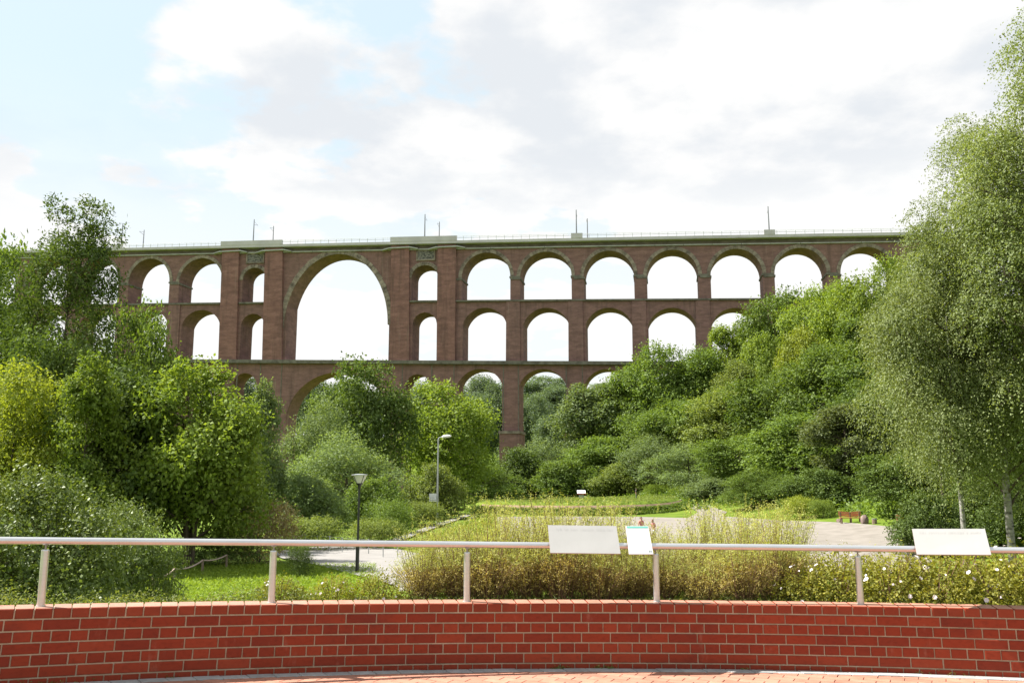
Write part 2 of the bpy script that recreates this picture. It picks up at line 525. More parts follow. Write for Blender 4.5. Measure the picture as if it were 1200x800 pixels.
# foliage colours
M['leaf_mid'] = mat_leaf('leaf_mid', (0.052, 0.100, 0.015), (0.176, 0.246, 0.044))
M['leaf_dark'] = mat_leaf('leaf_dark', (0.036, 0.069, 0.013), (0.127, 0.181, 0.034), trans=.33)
M['leaf_bright'] = mat_leaf('leaf_bright', (0.082, 0.143, 0.016), (0.246, 0.316, 0.048), trans=.42)
M['leaf_yellow'] = mat_leaf('leaf_yellow', (0.12, 0.165, 0.016), (0.29, 0.33, 0.044), trans=.42)
M['leaf_grey'] = mat_leaf('leaf_grey', (0.082, 0.128, 0.044), (0.205, 0.268, 0.104))
M['leaf_olive'] = mat_leaf('leaf_olive', (0.082, 0.121, 0.022), (0.226, 0.274, 0.062))
M['leaf_purple'] = mat_leaf('leaf_purple', (0.052, 0.076, 0.022), (0.135, 0.161, 0.056))
M['leaf_birch'] = mat_leaf('leaf_birch', (0.088, 0.125, 0.031), (0.239, 0.284, 0.095), gloss=.05)
M['leaf_gloss'] = mat_leaf('leaf_gloss', (0.050, 0.089, 0.018), (0.186, 0.232, 0.056), gloss=.06, grough=.5, trans=.3)
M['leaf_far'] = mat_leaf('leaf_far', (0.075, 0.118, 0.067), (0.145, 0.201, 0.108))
M['leaf_wisp'] = mat_leaf('leaf_wisp', (0.220, 0.245, 0.052), (0.500, 0.510, 0.161), trans=.38)
M['leaf_rusty'] = mat_leaf('leaf_rusty', (0.19, 0.155, 0.05), (0.50, 0.41, 0.13), trans=.35)
M['leaf_pink'] = mat_leaf('leaf_pink', (0.16, 0.14, 0.06), (0.38, 0.3, 0.17), trans=.35)
M['leaf_rose'] = mat_leaf('leaf_rose', (0.115, 0.135, 0.015), (0.32, 0.3, 0.04), trans=.38)
M['leaf_cover'] = mat_leaf('leaf_cover', (0.065, 0.1, 0.018), (0.22, 0.24, 0.05), gloss=.06)
M['leaf_grass'] = mat_leaf('leaf_grass', (0.12, 0.2, 0.016), (0.27, 0.35, 0.04), trans=.35)

# ------------------------------------------------------------------ wall curve (arc of the terrace)
D0 = 7.6


def wall_scale(px):
    t = (px - 600) / 600.0
    return 1 - 0.065 * t + 0.115 * t * t


def wall_top_px(px):
    t = (px - 600) / 600.0
    return 706.5 + 7 * t * t


PXS = np.arange(-260, 1461, 20.0)
WP = [P(p, wall_top_px(p), D0 / wall_scale(p)) for p in PXS]
WX = np.array([p.x for p in WP]); WY = np.array([p.y for p in WP]); WZ = np.array([p.z for p in WP])
WS = np.concatenate([[0], np.cumsum(np.sqrt(np.diff(WX) ** 2 + np.diff(WY) ** 2))])


def wat(s):
    x, y, z = np.interp(s, WS, WX), np.interp(s, WS, WY), np.interp(s, WS, WZ)
    e = 0.06
    x0, y0, z0 = (np.interp(s - e, WS, a) for a in (WX, WY, WZ))
    x1, y1, z1 = (np.interp(s + e, WS, a) for a in (WX, WY, WZ))
    t = Vector((x1 - x0, y1 - y0, z1 - z0)).normalized()
    n = Vector((-t.y, t.x, 0)).normalized()         # pointing away from the camera (into the wall)
    return Vector((x, y, z)), t, n


def wmat(s, dz=0.0, dn=0.0):
    p, t, n = wat(s)
    up = t.cross(n) * 1.0
    if up.z < 0: up = -up
    m = Matrix((t, n, up)).transposed().to_4x4()
    m.translation = p + n * dn + Vector((0, 0, dz))
    return m


def yw(x): return np.interp(x, WX, WY)
def zw(x): return np.interp(x, WX, WZ)


def s_of_px(px): return float(np.interp(px, PXS, WS))


S_L, S_R = s_of_px(-6), s_of_px(1206)
WALL_H = 0.535


# ------------------------------------------------------------------ terrain height
TOE0, TOE1 = (25.5, 62.0), (5.0, 205.0)


def H(x, y):
    x = np.asarray(x, float); y = np.asarray(y, float)
    d = y - yw(x) - 0.22
    bed = zw(x) - 0.07
    de = d + 1.9 * smooth((-0.9 - x) / .9) * smooth(d / .9) * (1 - smooth((d - 6) / 8.0))
    z = np.interp(de, [0, 2.2, 4.0, 8.0, 14, 25, 45, 57, 100], [0, -.03, -.5, -1.5, -2.42, -2.5, -3.0, -3.3, -3.3]) + 0.45
    z = z + (bed - 0.45) * (1 - smooth(de / 6.0))
    # mound
    r = np.sqrt(((x - 9.0) / 15.5) ** 2 + ((y - 119.5) / 14.5) ** 2)
    z = z + 1.5 * smooth((1.0 - r) / 0.15)
    # hillside on the right
    tx, ty = TOE1[0] - TOE0[0], TOE1[1] - TOE0[1]
    ln = math.hypot(tx, ty)
    dr = ((x - TOE0[0]) * ty - (y - TOE0[1]) * tx) / ln
    hr = 0.46 * np.log1p(np.exp(np.clip((dr - 9) / 4.0, -30, 30))) * 4.0
    hr = 30 * np.tanh(hr / 30) * smooth((y - 34) / 40.0)
    z = z + hr
    # gentle rise on the left
    dl = (-x - 52 - 0.12 * y)
    hl = 0.33 * np.log1p(np.exp(np.clip(dl / 4.0, -30, 30))) * 4.0
    z = z + 30 * np.tanh(hl / 30) * smooth((y - 50) / 60.0)
    # hill beyond the viaduct
    db = y - 285
    hb = 0.42 * np.log1p(np.exp(np.clip(db / 8.0, -30, 30))) * 8.0
    z = z + 24 * np.tanh(hb / 24)
    return z


def Hs(x, y): return float(H(x, y))


def PG(px, py, ymax=400):
    r = ray(px, py)
    prev = 9.0
    for Y in np.arange(9.0, ymax, 0.5):
        p = Vector((0, 0, EYE)) + r * (Y / r.y)
        if p.z < Hs(p.x, p.y):
            lo, hi = prev, Y
            for _ in range(12):
                mid = (lo + hi) / 2
                q = Vector((0, 0, EYE)) + r * (mid / r.y)
                if q.z < Hs(q.x, q.y): hi = mid
                else: lo = mid
            q = Vector((0, 0, EYE)) + r * (hi / r.y)
            return Vector((q.x, q.y, Hs(q.x, q.y)))
        prev = Y
    q = Vector((0, 0, EYE)) + r * (ymax / r.y)
    return Vector((q.x, q.y, Hs(q.x, q.y)))


def build_ground():
    dd = np.concatenate([[-1500, -400, -100, -30, -12, -4, -1, -0.20, -0.05], np.arange(0.15, 4, 0.35), np.arange(4, 30, .8), np.arange(30, 175, 1.1),
                         np.arange(176, 330, 5), [340, 360, 400, 480, 600, 800, 1100, 1500, 2200, 3500]])
    xx = np.concatenate([[-3500, -2000, -1000, -600, -400, -300], np.arange(-240, -60, 6), np.arange(-60, -12, 1.6), np.arange(-12, 12, .6),
                         np.arange(12, 60, 1.2), np.arange(60, 200, 6), [220, 260, 320, 420, 600, 1000, 2000, 3500]])
    X, Dm = np.meshgrid(xx, dd)
    Y = yw(X) + 0.22 + Dm
    Z = np.where(Dm >= -0.06, H(X, np.maximum(Y, yw(X) + .22)), -0.75)
    n, m = X.shape
    verts = np.stack([X, Y, Z], -1).reshape(-1, 3)
    idx = np.arange(n * m).reshape(n, m)
    q = np.stack([idx[:-1, :-1], idx[:-1, 1:], idx[1:, 1:], idx[1:, :-1]], -1).reshape(-1, 4)
    me = np_mesh('ground', verts, q)
    me.polygons.foreach_set('use_smooth', [True] * len(me.polygons))
    o = obj('ground', me, M['grass'])
    tag(o, kind='structure')


def np_mesh(name, verts, quads, tint=None):
    me = bpy.data.meshes.new(name)
    nv, nq, k = len(verts), len(quads), quads.shape[1]
    me.vertices.add(nv)
    me.vertices.foreach_set('co', np.ascontiguousarray(verts, dtype=np.float32).ravel())
    me.loops.add(nq * k)
    me.loops.foreach_set('vertex_index', np.ascontiguousarray(quads, dtype=np.int32).ravel())
    me.polygons.add(nq)
    me.polygons.foreach_set('loop_start', np.arange(0, nq * k, k, dtype=np.int32))
    if tint is not None:
        a = me.attributes.new('tint', 'FLOAT', 'FACE')
        a.data.foreach_set('value', np.ascontiguousarray(tint, dtype=np.float32))
    me.update(calc_edges=True)
    me.validate()
    return me


build_ground()


def sheet(name, poly_px, mat, lift=0.05, step=1.6, world=None, kind='structure', closed_px=True):
    """a ground sheet that follows the terrain, its outline given where it lies"""
    pts = world if world is not None else [PG(*p).xy for p in poly_px]
    bd = []
    n = len(pts)
    for i in range(n):
        a, b = Vector(pts[i]), Vector(pts[(i + 1) % n])
        k = max(1, int((b - a).length / step))
        for j in range(k):
            bd.append(a.lerp(b, j / k))
    xs = [p.x for p in bd]; ys = [p.y for p in bd]
    inner = []
    x = min(xs) + step * .5
    while x < max(xs):
        y = min(ys) + step * .5
        while y < max(ys):
            inner.append(Vector((x, y)))
            y += step
        x += step
    allp = bd + inner
    ed = [(i, (i + 1) % len(bd)) for i in range(len(bd))]
    vo, eo, fo, _, _, _ = geometry.delaunay_2d_cdt(allp, ed, [], 1, 1e-4)
    zz = H([v.x for v in vo], [v.y for v in vo])
    me = bpy.data.meshes.new(name)
    me.from_pydata([(v.x, v.y, z + lift) for v, z in zip(vo, zz)], [], fo)
    me.polygons.foreach_set('use_smooth', [True] * len(me.polygons))
    me.update()
    # make sure the faces look up
    if len(me.polygons) and me.polygons[0].normal.z < 0:
        me.flip_normals()
    o = obj(name, me, mat)
    return tag(o, kind=kind)


sheet('gravel_plaza', [(552, 606), (640, 605), (745, 605.5), (806, 607), (818, 600), (806, 591), (826, 590), (852, 600), (846, 605), (910, 609.5),
                       (992, 612.5), (1040, 617), (1078, 627), (1090, 640), (1090, 672), (520, 672), (505, 650), (530, 625)], M['gravel'])
sheet('asphalt_path', [(318, 648), (352, 642.5), (400, 640), (470, 645), (503, 652), (520, 673), (520, 690), (466, 690), (446, 682), (408, 673), (372, 663), (330, 655)], M['asphalt_path'], lift=0.07, step=.8)
sheet('footpath', [(425, 641), (470, 629), (512, 614.5), (546, 603.2), (552, 604.4), (520, 615.6), (478, 631.5), (440, 641.5)], M['asphalt_path'], lift=0.12)
_ring = []
for a in np.linspace(-2.75, -0.25, 30):
    _ring.append((9 + 15.5 * .925 * math.cos(a), 119.5 + 14.5 * .925 * math.sin(a)))
for a in np.linspace(-0.25, -2.75, 30):
    _ring.append((9 + 15.5 * .905 * math.cos(a), 119.5 + 14.5 * .90 * math.sin(a)))
sheet('brick_path', None, M['brick_path'], lift=0.06, world=[Vector(p) for p in _ring], step=1.2)

# ------------------------------------------------------------------ terrace: pavement, edging, brick wall
rng = random.Random(7)


def chamfer_box(w, y0, y1, h, c=0.004):
    """box with a chamfered front face (front = -y)"""
    mb = MB()
    x, z = w / 2, h / 2
    v = [(-x + c, y0, -z + c), (x - c, y0, -z + c), (x - c, y0, z - c), (-x + c, y0, z - c),
         (-x, y0 + c, -z), (x, y0 + c, -z), (x, y0 + c, z), (-x, y0 + c, z),
         (-x, y1, -z), (x, y1, -z), (x, y1, z), (-x, y1, z)]
    f = [(0, 1, 2, 3), (0, 4, 5, 1), (1, 5, 6, 2), (2, 6, 7, 3), (3, 7, 4, 0),
         (4, 8, 9, 5), (5, 9, 10, 6), (6, 10, 11, 7), (7, 11, 8, 4), (8, 11, 10, 9)]
    mb.add(v, f)
    return mb


def build_wall():
    p, t, n = wat(s_of_px(600))
    root = thing('brick_wall', 'low curved red brick wall with pale mortar joints along the terrace edge', 'wall', (0, 0, 0))
    # mortar core
    mb = MB()
    ss = np.arange(0.1, WS[-1] - .1, 0.12)
    pr = []
    for s in ss:
        p, t, n = wat(s)
        a = p + n * 0.009; b = p + n * 0.236
        pr.append([a + Vector((0, 0, -0.012)), a + Vector((0, 0, -WALL_H - .15)), b + Vector((0, 0, -WALL_H - .3)), b + Vector((0, 0, -0.012))])
    for i in range(len(pr) - 1):
        for k in range(4):
            q = (k + 1) % 4
            mb.face([pr[i][k], pr[i][q], pr[i + 1][q], pr[i + 1][k]])
    mb.build('mortar', M['mortar'], root)
    cop = chamfer_box(0.1155, 0.0, 0.24, 0.071, 0.006).mesh('coping_brick'); cop.materials.append(M['coping']); cop.materials.append(M['coping_top_sheen']); cop.polygons[7].material_index = 1
    hd = chamfer_box(0.1155, 0.0, 0.05, 0.0715).mesh('brick_header'); hd.materials.append(M['wall_brick'])
    st = chamfer_box(0.2405, 0.0, 0.05, 0.0715).mesh('brick_stretcher'); st.materials.append(M['wall_brick'])
    rest = MB(); restc = MB()
    pitch = 0.0832
    for row in range(7):
        stretch = row in (1, 3, 5)
        w = 0.25 if stretch else 0.125
        off = 0.0 if stretch else 0.0
        z = -0.0355 - row * pitch
        k = 1
        while True:
            s = 0.15 + off + k * w
            k += 1
            if s > WS[-1] - 0.3: break
            jit = (rng.uniform(-.0012, .0012), rng.uniform(-.0015, .0015))
            mtx = wmat(s + jit[0], z, jit[1])
            inview = S_L - .1 < s < S_R + .1
            if row == 0:
                if inview:
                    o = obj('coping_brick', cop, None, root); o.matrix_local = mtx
                else:
                    restc.box(-.0577, .0577, 0, .24, -.0355, .0355, 0, mtx)
            elif inview and row < 6:
                o = obj('brick', st if stretch else hd, None, root); o.matrix_local = mtx
            else:
                hw = .12 if stretch else .0577
                rest.box(-hw, hw, 0, .05, -.0357, .0357, 0, mtx)
    o = rest.build('brick', M['wall_brick'], root); o['kind'] = 'stuff'
    o = restc.build('coping_brick', M['coping'], root); o['kind'] = 'stuff'


build_wall()


def zfloor(x, y):
    d = np.maximum(yw(x) - y, 0)
    return (zw(x) - WALL_H) * (1 - smooth((d - .3) / 4.0))


def build_terrace():
    # bedding sheet with the sand of the joints
    xs = np.linspace(WX[1], WX[-2], 90)
    ds = np.array([-0.02, .1, .3, .6, 1, 1.6, 2.4, 3.4, 4.5, 6, 9, 12, 15])
    X, D_ = np.meshgrid(xs, ds)
    Y = yw(X) - D_ + 0.02
    Z = zfloor(X, Y) - 0.007
    n, m = X.shape
    idx = np.arange(n * m).reshape(n, m)
    q = np.stack([idx[:-1, :-1], idx[1:, :-1], idx[1:, 1:], idx[:-1, 1:]], -1).reshape(-1, 4)
    me = np_mesh('terrace_pavement', np.stack([X, Y, Z], -1).reshape(-1, 3), q)
    terr = obj('terrace_pavement', me, M['joint_sand'])
    tag(terr, kind='structure')
    # grey edging stones along the foot of the wall
    k = 0
    s = 0.4
    rest = MB()
    while s < WS[-1] - .5:
        sk = -0.03
        def pt(ss_, dn):
            p, t, nn = wat(ss_)
            q_ = p - nn * dn
            return q_.x, q_.y
        c = [(s + .002, 0.022), (s + .196, 0.022), (s + .196 - sk, 0.122), (s + .002 - sk, 0.122)]
        poly = [pt(a, b) for a, b in c]
        dz = rng.uniform(-.002, .002)
        inview = S_L - .25 < s < S_R + .05
        emit_paver(terr, 'edging_stone', poly, M['edging'], dz + .004, rest if not inview else None)
        s += 0.2
    rest.build('edging_stone', M['edging'], terr)['kind'] = 'stuff'
    # running bond pavers, turned 27 degrees to the view
    ang = math.radians(-27)
    ux = Vector((math.cos(ang), math.sin(ang))); uy = Vector((-math.sin(ang), math.cos(ang)))
    rest = MB()
    cand = []
    for r in range(-140, 140):
        for c in range(-60, 60):
            ctr = ux * (c * .2 + (r % 2) * .1) + uy * (r * .1) + Vector((0, 6.3))
            d = float(yw(ctr.x)) - ctr.y
            if not (WX[3] < ctr.x < WX[-4]) or d < -.1 or d > 3.0: continue
            cand.append((ctr, d))
    vis = []
    for ctr, d in cand:
        s = float(np.interp(ctr.x, WX, WS))
        hx, hy = .0975, .0475
        poly = [ctr - ux * hx - uy * hy, ctr + ux * hx - uy * hy, ctr + ux * hx + uy * hy, ctr - ux * hx + uy * hy]
        # clip against the inner line of the edging
        p, t, nn = wat(s)
        o2 = (p - nn * 0.127).xy; n2 = nn.xy
        out = []
        for i in range(4):
            a, b = poly[i], poly[(i + 1) % 4]
            da, db = (a - o2).dot(n2), (b - o2).dot(n2)
            if da <= 0: out.append(a)
            if da * db < 0: out.append(a.lerp(b, da / (da - db)))
        if len(out) < 3: continue
        ar = abs(sum(out[i].x * out[(i + 1) % len(out)].y - out[(i + 1) % len(out)].x * out[i].y for i in range(len(out)))) / 2
        if ar < 4e-4: continue
        z = float(zfloor(ctr.x, ctr.y))
        # is it in the picture, how large
        v = Vector((ctr.x, ctr.y, z - EYE))
        dep = v.y * _c + v.z * _s
        py = 400 - F * (-v.y * _s + v.z * _c) / dep
        pxx = 600 + F * v.x / dep
        seen = -15 < pxx < 1215 and py < 803
        vis.append((seen, ar / dep ** 3, out))
    vis.sort(key=lambda e: (-e[0], -e[1]))
    for i, (seen, a, out) in enumerate(vis):
        emit_paver(terr, 'paver', [(q_.x, q_.y) for q_ in out], M['paver'], rng.uniform(-.0015, .0015), None if (seen and i < 298) else rest)
    rest.build('paver', M['paver'], terr)['kind'] = 'stuff'


def emit_paver(parent, name, poly, mat, dz, rest):
    n = len(poly)
    cx = sum(p[0] for p in poly) / n; cy = sum(p[1] for p in poly) / n
    a2 = sum(poly[i][0] * poly[(i + 1) % n][1] - poly[(i + 1) % n][0] * poly[i][1] for i in range(n))
    if a2 < 0: poly = poly[::-1]
    top = [Vector((x, y, float(zfloor(x, y)) + dz)) for x, y in poly]
    c = Vector((cx, cy, 0))
    inn = [p.lerp(Vector((cx, cy, p.z)), 0.03) for p in top]
    low = [p + Vector((0, 0, -.003)) for p in top]
    bot = [p + Vector((0, 0, -.05)) for p in top]
    vs = inn + low + bot
    fs = [tuple(range(n))]
    for k in (0, 1):
        for i in range(n):
            j = (i + 1) % n
            fs.append((k * n + i, (k + 1) * n + i, (k + 1) * n + j, k * n + j))
    if rest is not None:
        rest.add(vs, fs)
        return
    mb = MB()
    mb.add([v - c for v in vs], fs)
    mb.build(name, mat, parent, c)


build_terrace()


# ------------------------------------------------------------------ steel railing and the panels on it
def rail_px(px): return float(np.interp(px, [-260, 0, 300, 600, 900, 1200, 1460], [630.5, 633, 635.3, 638.2, 640.8, 644.6, 648]))


def rail_pt(px):
    p, t, n = wat(s_of_px(px))
    q = p + n * 0.12
    # point of the line of sight above the middle of the coping
    r = ray(px, rail_px(px))
    k = q.y / r.y
    w = Vector((0, 0, EYE)) + r * k
    return Vector((q.x, q.y, w.z))


def build_railing():
    root = thing('steel_railing', 'brushed steel handrail on short round posts along the top of the curved brick wall', 'railing')
    mb = MB()
    pts = [rail_pt(p) for p in np.arange(-240, 1441, 20.0)]
    mb.tube(pts, 0.0275, 14)
    mb.build('handrail', M['steel'], root, smooth_=True)
    for px in (-190, 47.5, 318.5, 548.5, 772.5, 1012.5, 1250):
        s = s_of_px(px)
        p, t, n = wat(s)
        b = p + n * 0.12
        rp = rail_pt(px)
        h = rp.z - b.z
        c = Vector((b.x, b.y, b.z))
        m1 = MB()
        m1.lathe([(.034, 0.0), (.034, .006), (.0285, .007), (.0285, h - .072), (.025, h - .066)], 18)
        o = m1.build('post', M['steel'], root, c, smooth_=False)
        m2 = MB()
        m2.tube([(0, 0, h - .07), (0, 0, h - .02)], .007, 8)
        m2.box(-.02, .02, -.012, .012, h - .032, h - .022)
        m2.build('rail_pin', M['steel_dark'], root, c)


build_railing()


def panel(name, label, corners_px, kind):
    """a thin plate tilted towards the terrace, clamped on the handrail"""
    mid = sum(c[0] for c in corners_px) / 4
    rp = rail_pt(mid)
    root = thing(name, label, 'sign', rp)
    dt, db = 0.13, -0.115
    tl, tr, br, bl = [P(c[0], c[1], rail_pt(c[0]).y + (dt if i < 2 else db)) - rp for i, c in enumerate(corners_px)]
    ex = (tr - tl).normalized()
    nrm = (tr - tl).cross(tl - bl).normalized()
    if nrm.y > 0: nrm = -nrm
    lift = nrm * 0.05
    tl, tr, br, bl = [c + lift for c in (tl, tr, br, bl)]
    # keep the outline seen from the terrace: pull each corner back along its line of sight
    th = 0.008
    back = -nrm * th
    mb = MB()
    vs = [bl, br, tr, tl, bl + back, br + back, tr + back, tl + back]
    mb.add(vs, [(0, 1, 2, 3)], 0)
    mb.add(vs, [(4, 7, 6, 5), (0, 4, 5, 1), (1, 5, 6, 2), (2, 6, 7, 3), (3, 7, 4, 0)], 1)
    plate = mb.build('plate', [M['panel'] if kind != 'card' else M['card_white'], M['panel_edge']], root)
    for u in (0.2, 0.8):
        br_ = MB()
        c = bl.lerp(br, u).lerp(tl.lerp(tr, u), .5) + back
        br_.tube([c, c - nrm * .05], .014, 8)
        br_.build('bracket', M['steel_dark'], root)

    def q(u0, v0, u1, v1, mbx, e=.0012):
        def at(u, v): return bl.lerp(br, u).lerp(tl.lerp(tr, u), v) + nrm * e
        mbx.face([at(u0, v0), at(u1, v0), at(u1, v1), at(u0, v1)])
    r2 = random.Random(int(mid))
    if kind == 'card':
        g = MB(); q(.05, .915, .97, .985, g); g.build('green_strip', M['green_strip'], root)
        g = MB(); q(.16, .255, .88, .275, g); q(.12, .085, .2, .105, g); g.build('caption_line', M['print_grey'], root)
        g = MB(); q(.83, .06, .88, .13, g); q(.90, .06, .95, .13, g); g.build('corner_mark', M['print_dark'], root)
    else:
        g = MB()
        # worn raised ornament along the top edge: shallow bars, too worn to read
        u = .09
        while u < .93:
            w = r2.uniform(.006, .013)
            if r2.random() < .8:
                q(u, .80, u + w, .80 + r2.uniform(.06, .085), g)
            u += w + r2.uniform(.006, .02)
        g.build('worn_relief', M['relief'], root)['kind'] = 'stuff'
    return root


panel('information_sign', 'wide pale metal panel on the handrail beside the white card, near the middle', [(641.5, 619.5), (721.5, 620.5), (726.5, 653), (644.5, 652)], 'metal')
panel('information_sign', 'small upright white card with green top strip fixed on the handrail', [(732.5, 620.5), (759, 620.5), (765, 653.5), (736.5, 653.5)], 'card')
panel('information_sign', 'wide pale metal panel standing alone at the right end of the handrail', [(1068.5, 624.5), (1153.5, 624.5), (1161, 655), (1074, 654.5)], 'metal')


# ------------------------------------------------------------------ viaduct
VA = math.radians(10)
VU = Vector((math.cos(VA), -math.sin(VA), 0)); VN = Vector((math.sin(VA), math.cos(VA), 0))
V0 = P(600, 560, 228); V0.z = 0
VT = 7.0


def vp(px, py):
    r = ray(px, py)
    k = VN.dot(V0 - Vector((0, 0, EYE))) / VN.dot(r)
    w = Vector((0, 0, EYE)) + r * k - V0
    return (w.dot(VU), w.z)


def vline(pts):
    q = [vp(*p) for p in pts]
    co = np.polyfit([a for a, b in q], [b for a, b in q], 2)
    return lambda u: float(np.polyval(co, u))


L_rail = vline([(200, 287), (600, 277.3), (1050, 269.8)])
L_deck = vline([(200, 291), (600, 282.3), (1050, 274.3)])
L_deckb = vline([(200, 293.7), (600, 285.4), (1050, 277.7)])
L_corn = vline([(200, 298.0), (600, 290.0), (1050, 283.2)])
L_cornb = vline([(200, 299.3), (600, 291.4), (1050, 284.5)])
L_mid = vline([(200, 355.4), (600, 351.5), (1050, 349)])
L_midb = vline([(200, 357.3), (600, 353.4), (1050, 351)])
L_low = vline([(200, 421.3), (600, 423.3), (1050, 424.8)])
L_lowb = vline([(200, 425.2), (600, 427.2), (1050, 428.7)])
L_base = lambda u: -12.0


def arch_curve(ul, ur, vs, va, kind, n=18):
    c, a, h = (ul + ur) / 2, (ur - ul) / 2, va - vs
    pts = []
    if kind == 'ell':
        for i in range(n + 1):
            w = math.pi * i / n
            pts.append((c - a * math.cos(w), vs + h * math.sin(w)))
    else:
        R = (a * a + h * h) / (2 * h)
        al = math.asin(min(1, a / R))
        for i in range(n + 1):
            w = -al + 2 * al * i / n
            pts.append((c + R * math.sin(w), va - R + R * math.cos(w)))
    return pts


def build_viaduct():
    root = thing('railway_viaduct', 'huge four storey brick railway viaduct with tiers of round arches across the valley', 'viaduct', V0, -VA)
    B, ST = M['via_brick'], M['via_stone']

    def apx(x): return (303.2 - .008 * (x - 174)) if x < 270 else 296 - .0152 * (x - 570)
    def spr(x): return (331.2 - .018 * (x - 174)) if x < 270 else 324.8 - .011 * (x - 570)
    up = []
    for a, b in [(-89, -41), (-30, 18.5), (31, 79), (90.5, 139), (150.5, 198.8), (210, 260.5)]:
        up.append((a, b, spr((a + b) / 2), apx((a + b) / 2), 'ell'))
    up.append((284, 311.5, 327.5, 313.7, 'ell'))
    up.append((335, 455.5, 382, 297.8, 'big'))
    up.append((482, 513, 325, 310.7, 'ell'))
    for a, b in [(541, 598), (609.5, 669.8), (684, 743.2), (758, 818.5), (833, 894), (908, 969.5), (985.5, 1048), (1063, 1127), (1142, 1208), (1223, 1290)]:
        up.append((a, b, spr((a + b) / 2), apx((a + b) / 2), 'ell'))
    mid = []
    for a, b in [(-88, -43), (-29, 16), (31.5, 76), (91, 135.5), (151, 195.5), (211.5, 256.8)]:
        mid.append((a, b, 380.5, 363.2, 'seg'))
    mid.append((281.5, 308.8, 381, 367.6, 'seg'))
    mid.append((335, 455.5, None, None, 'void'))
    mid.append((483, 511.7, 380, 366, 'seg'))
    for a, b in [(542, 593.5), (613.3, 666.4), (686.4, 741.2), (760, 816.4), (834.8, 890), (910, 966), (986, 1045), (1064, 1124), (1143, 1204)]:
        mid.append((a, b, 379.5, 360.6, 'seg'))
    low = []
    for a, b in [(-85, -44), (-26, 15), (33, 75), (92, 134), (151, 193), (212, 254)]:
        low.append((a, b, 451, 434, 'seg'))
    low.append((272, 300.3, 452, 437, 'seg'))
    low.append((336, 457, 494, 436, 'ell'))
    low.append((475, 503, 453.5, 438.3, 'seg'))
    for a, b in [(536, 588.5), (608.5, 663), (685, 738), (760, 812), (835, 888), (910, 965), (986, 1042), (1064, 1121)]:
        low.append((a, b, 450.5, 432.2, 'seg'))

    def wall_piece(mb, u0, u1, fb, ft, y0=0.0, y1=VT):
        n = max(1, int((u1 - u0) / 10))
        top = [(u0 + (u1 - u0) * i / n, ft(u0 + (u1 - u0) * i / n)) for i in range(n + 1)]
        bot = [(u0 + (u1 - u0) * i / n, fb(u0 + (u1 - u0) * i / n)) for i in range(n + 1)]
        mb.prism(bot + top[::-1], y0, y1)

    def tier(ops, yref, fb, ft, end_l, end_r, ringw, ringmat, proud):
        prev = vp(end_l, yref)[0]
        for (a, b, ys, ya, kind) in ops:
            ul, ur = vp(a, yref)[0], vp(b, yref)[0]
            mb = MB()
            wall_piece(mb, prev, ul, fb, ft)
            mb.build('pier', B, root)
            prev = ur
            if kind == 'void': continue
            vs, va = vp((a + b) / 2, ys)[1], vp((a + b) / 2, ya)[1]
            cv = arch_curve(ul, ur, vs, va, 'ell' if kind in ('ell', 'big') else 'seg', 40 if kind == 'big' or b - a > 100 else 22)
            mb = MB()
            n = len(cv)
            # front, back, soffit and top of the spandrel in strips
            for i in range(n - 1):
                p, q = cv[i], cv[i + 1]
                tp, tq = (p[0], ft(p[0])), (q[0], ft(q[0]))
                for y, fl in ((0, 0), (VT, 1)):
                    f = [(p[0], y, p[1]), (q[0], y, q[1]), (tq[0], y, tq[1]), (tp[0], y, tp[1])]
                    mb.face(f[::-1] if fl else f, 0, .5)
                mb.face([(p[0], 0, p[1]), (p[0], VT, p[1]), (q[0], VT, q[1]), (q[0], 0, q[1])], 0, .5)
                mb.face([(tp[0], 0, tp[1]), (tq[0], 0, tq[1]), (tq[0], VT, tq[1]), (tp[0], VT, tp[1])], 0, .5)
            mb.build('arch', B, root)
            # ring of voussoirs
            c0, h0, a0 = (ul + ur) / 2, va - vs, (ur - ul) / 2
            rw = ringw * (1.5 if kind == 'big' else 1)
            mb = MB()
            m = max(8, int(math.pi * a0 / (0.95 if ringmat is ST else 1.4)))
            if kind == 'seg':
                R = (a0 * a0 + h0 * h0) / (2 * h0); al = math.asin(min(1, a0 / R))
            for i in range(m):
                def pt(f, r):
                    if kind == 'seg':
                        w = -al + 2 * al * f
                        return (c0 + (R + r) * math.sin(w), va - R + (R + r) * math.cos(w))
                    w = math.pi * f
                    return (c0 - (a0 + r) * math.cos(w), vs + (h0 + r) * math.sin(w))
                f0, f1 = (i + .03) / m, (i + .97) / m
                rr = rw * random.uniform(.93, 1.05)
                q4 = [pt(f0, .0), pt(f1, .0), pt(f1, rr), pt(f0, rr)]
                mb.prism(q4[::-1] if False else q4, -proud - random.uniform(0, .03), .3)
            mb.build('arch_ring', ringmat, root)
            # impost bands under the springing
            if kind == 'ell' and ringmat is ST and b - a > 40:
                for uu in (ul, ur):
                    sgn = 1 if uu == ul else -1
                    i2 = MB()
                    i2.box(uu - (2.7 if sgn > 0 else .22), uu + (.22 if sgn > 0 else 2.7), -.22, VT + .22, vs - .52, vs - .02)
                    i2.build('impost', M['via_ledge'], root)
        return prev

    e = tier(up, 330, L_mid, L_cornb, -102, 1310, 0.98, ST, .14)
    mb = MB(); wall_piece(mb, e, e + 30, L_mid, L_cornb); mb.build('pier', B, root)
    e = tier(mid, 400, L_low, L_midb, -102, 1310, 0.5, B, .05)
    mb = MB(); wall_piece(mb, e, e + 30, L_low, L_midb); mb.build('pier', B, root)
    e = tier(low, 460, L_base, L_lowb, -102, 1310, 0.5, B, .05)
    mb = MB(); wall_piece(mb, e, e + 30, L_base, L_lowb); mb.build('pier', B, root)

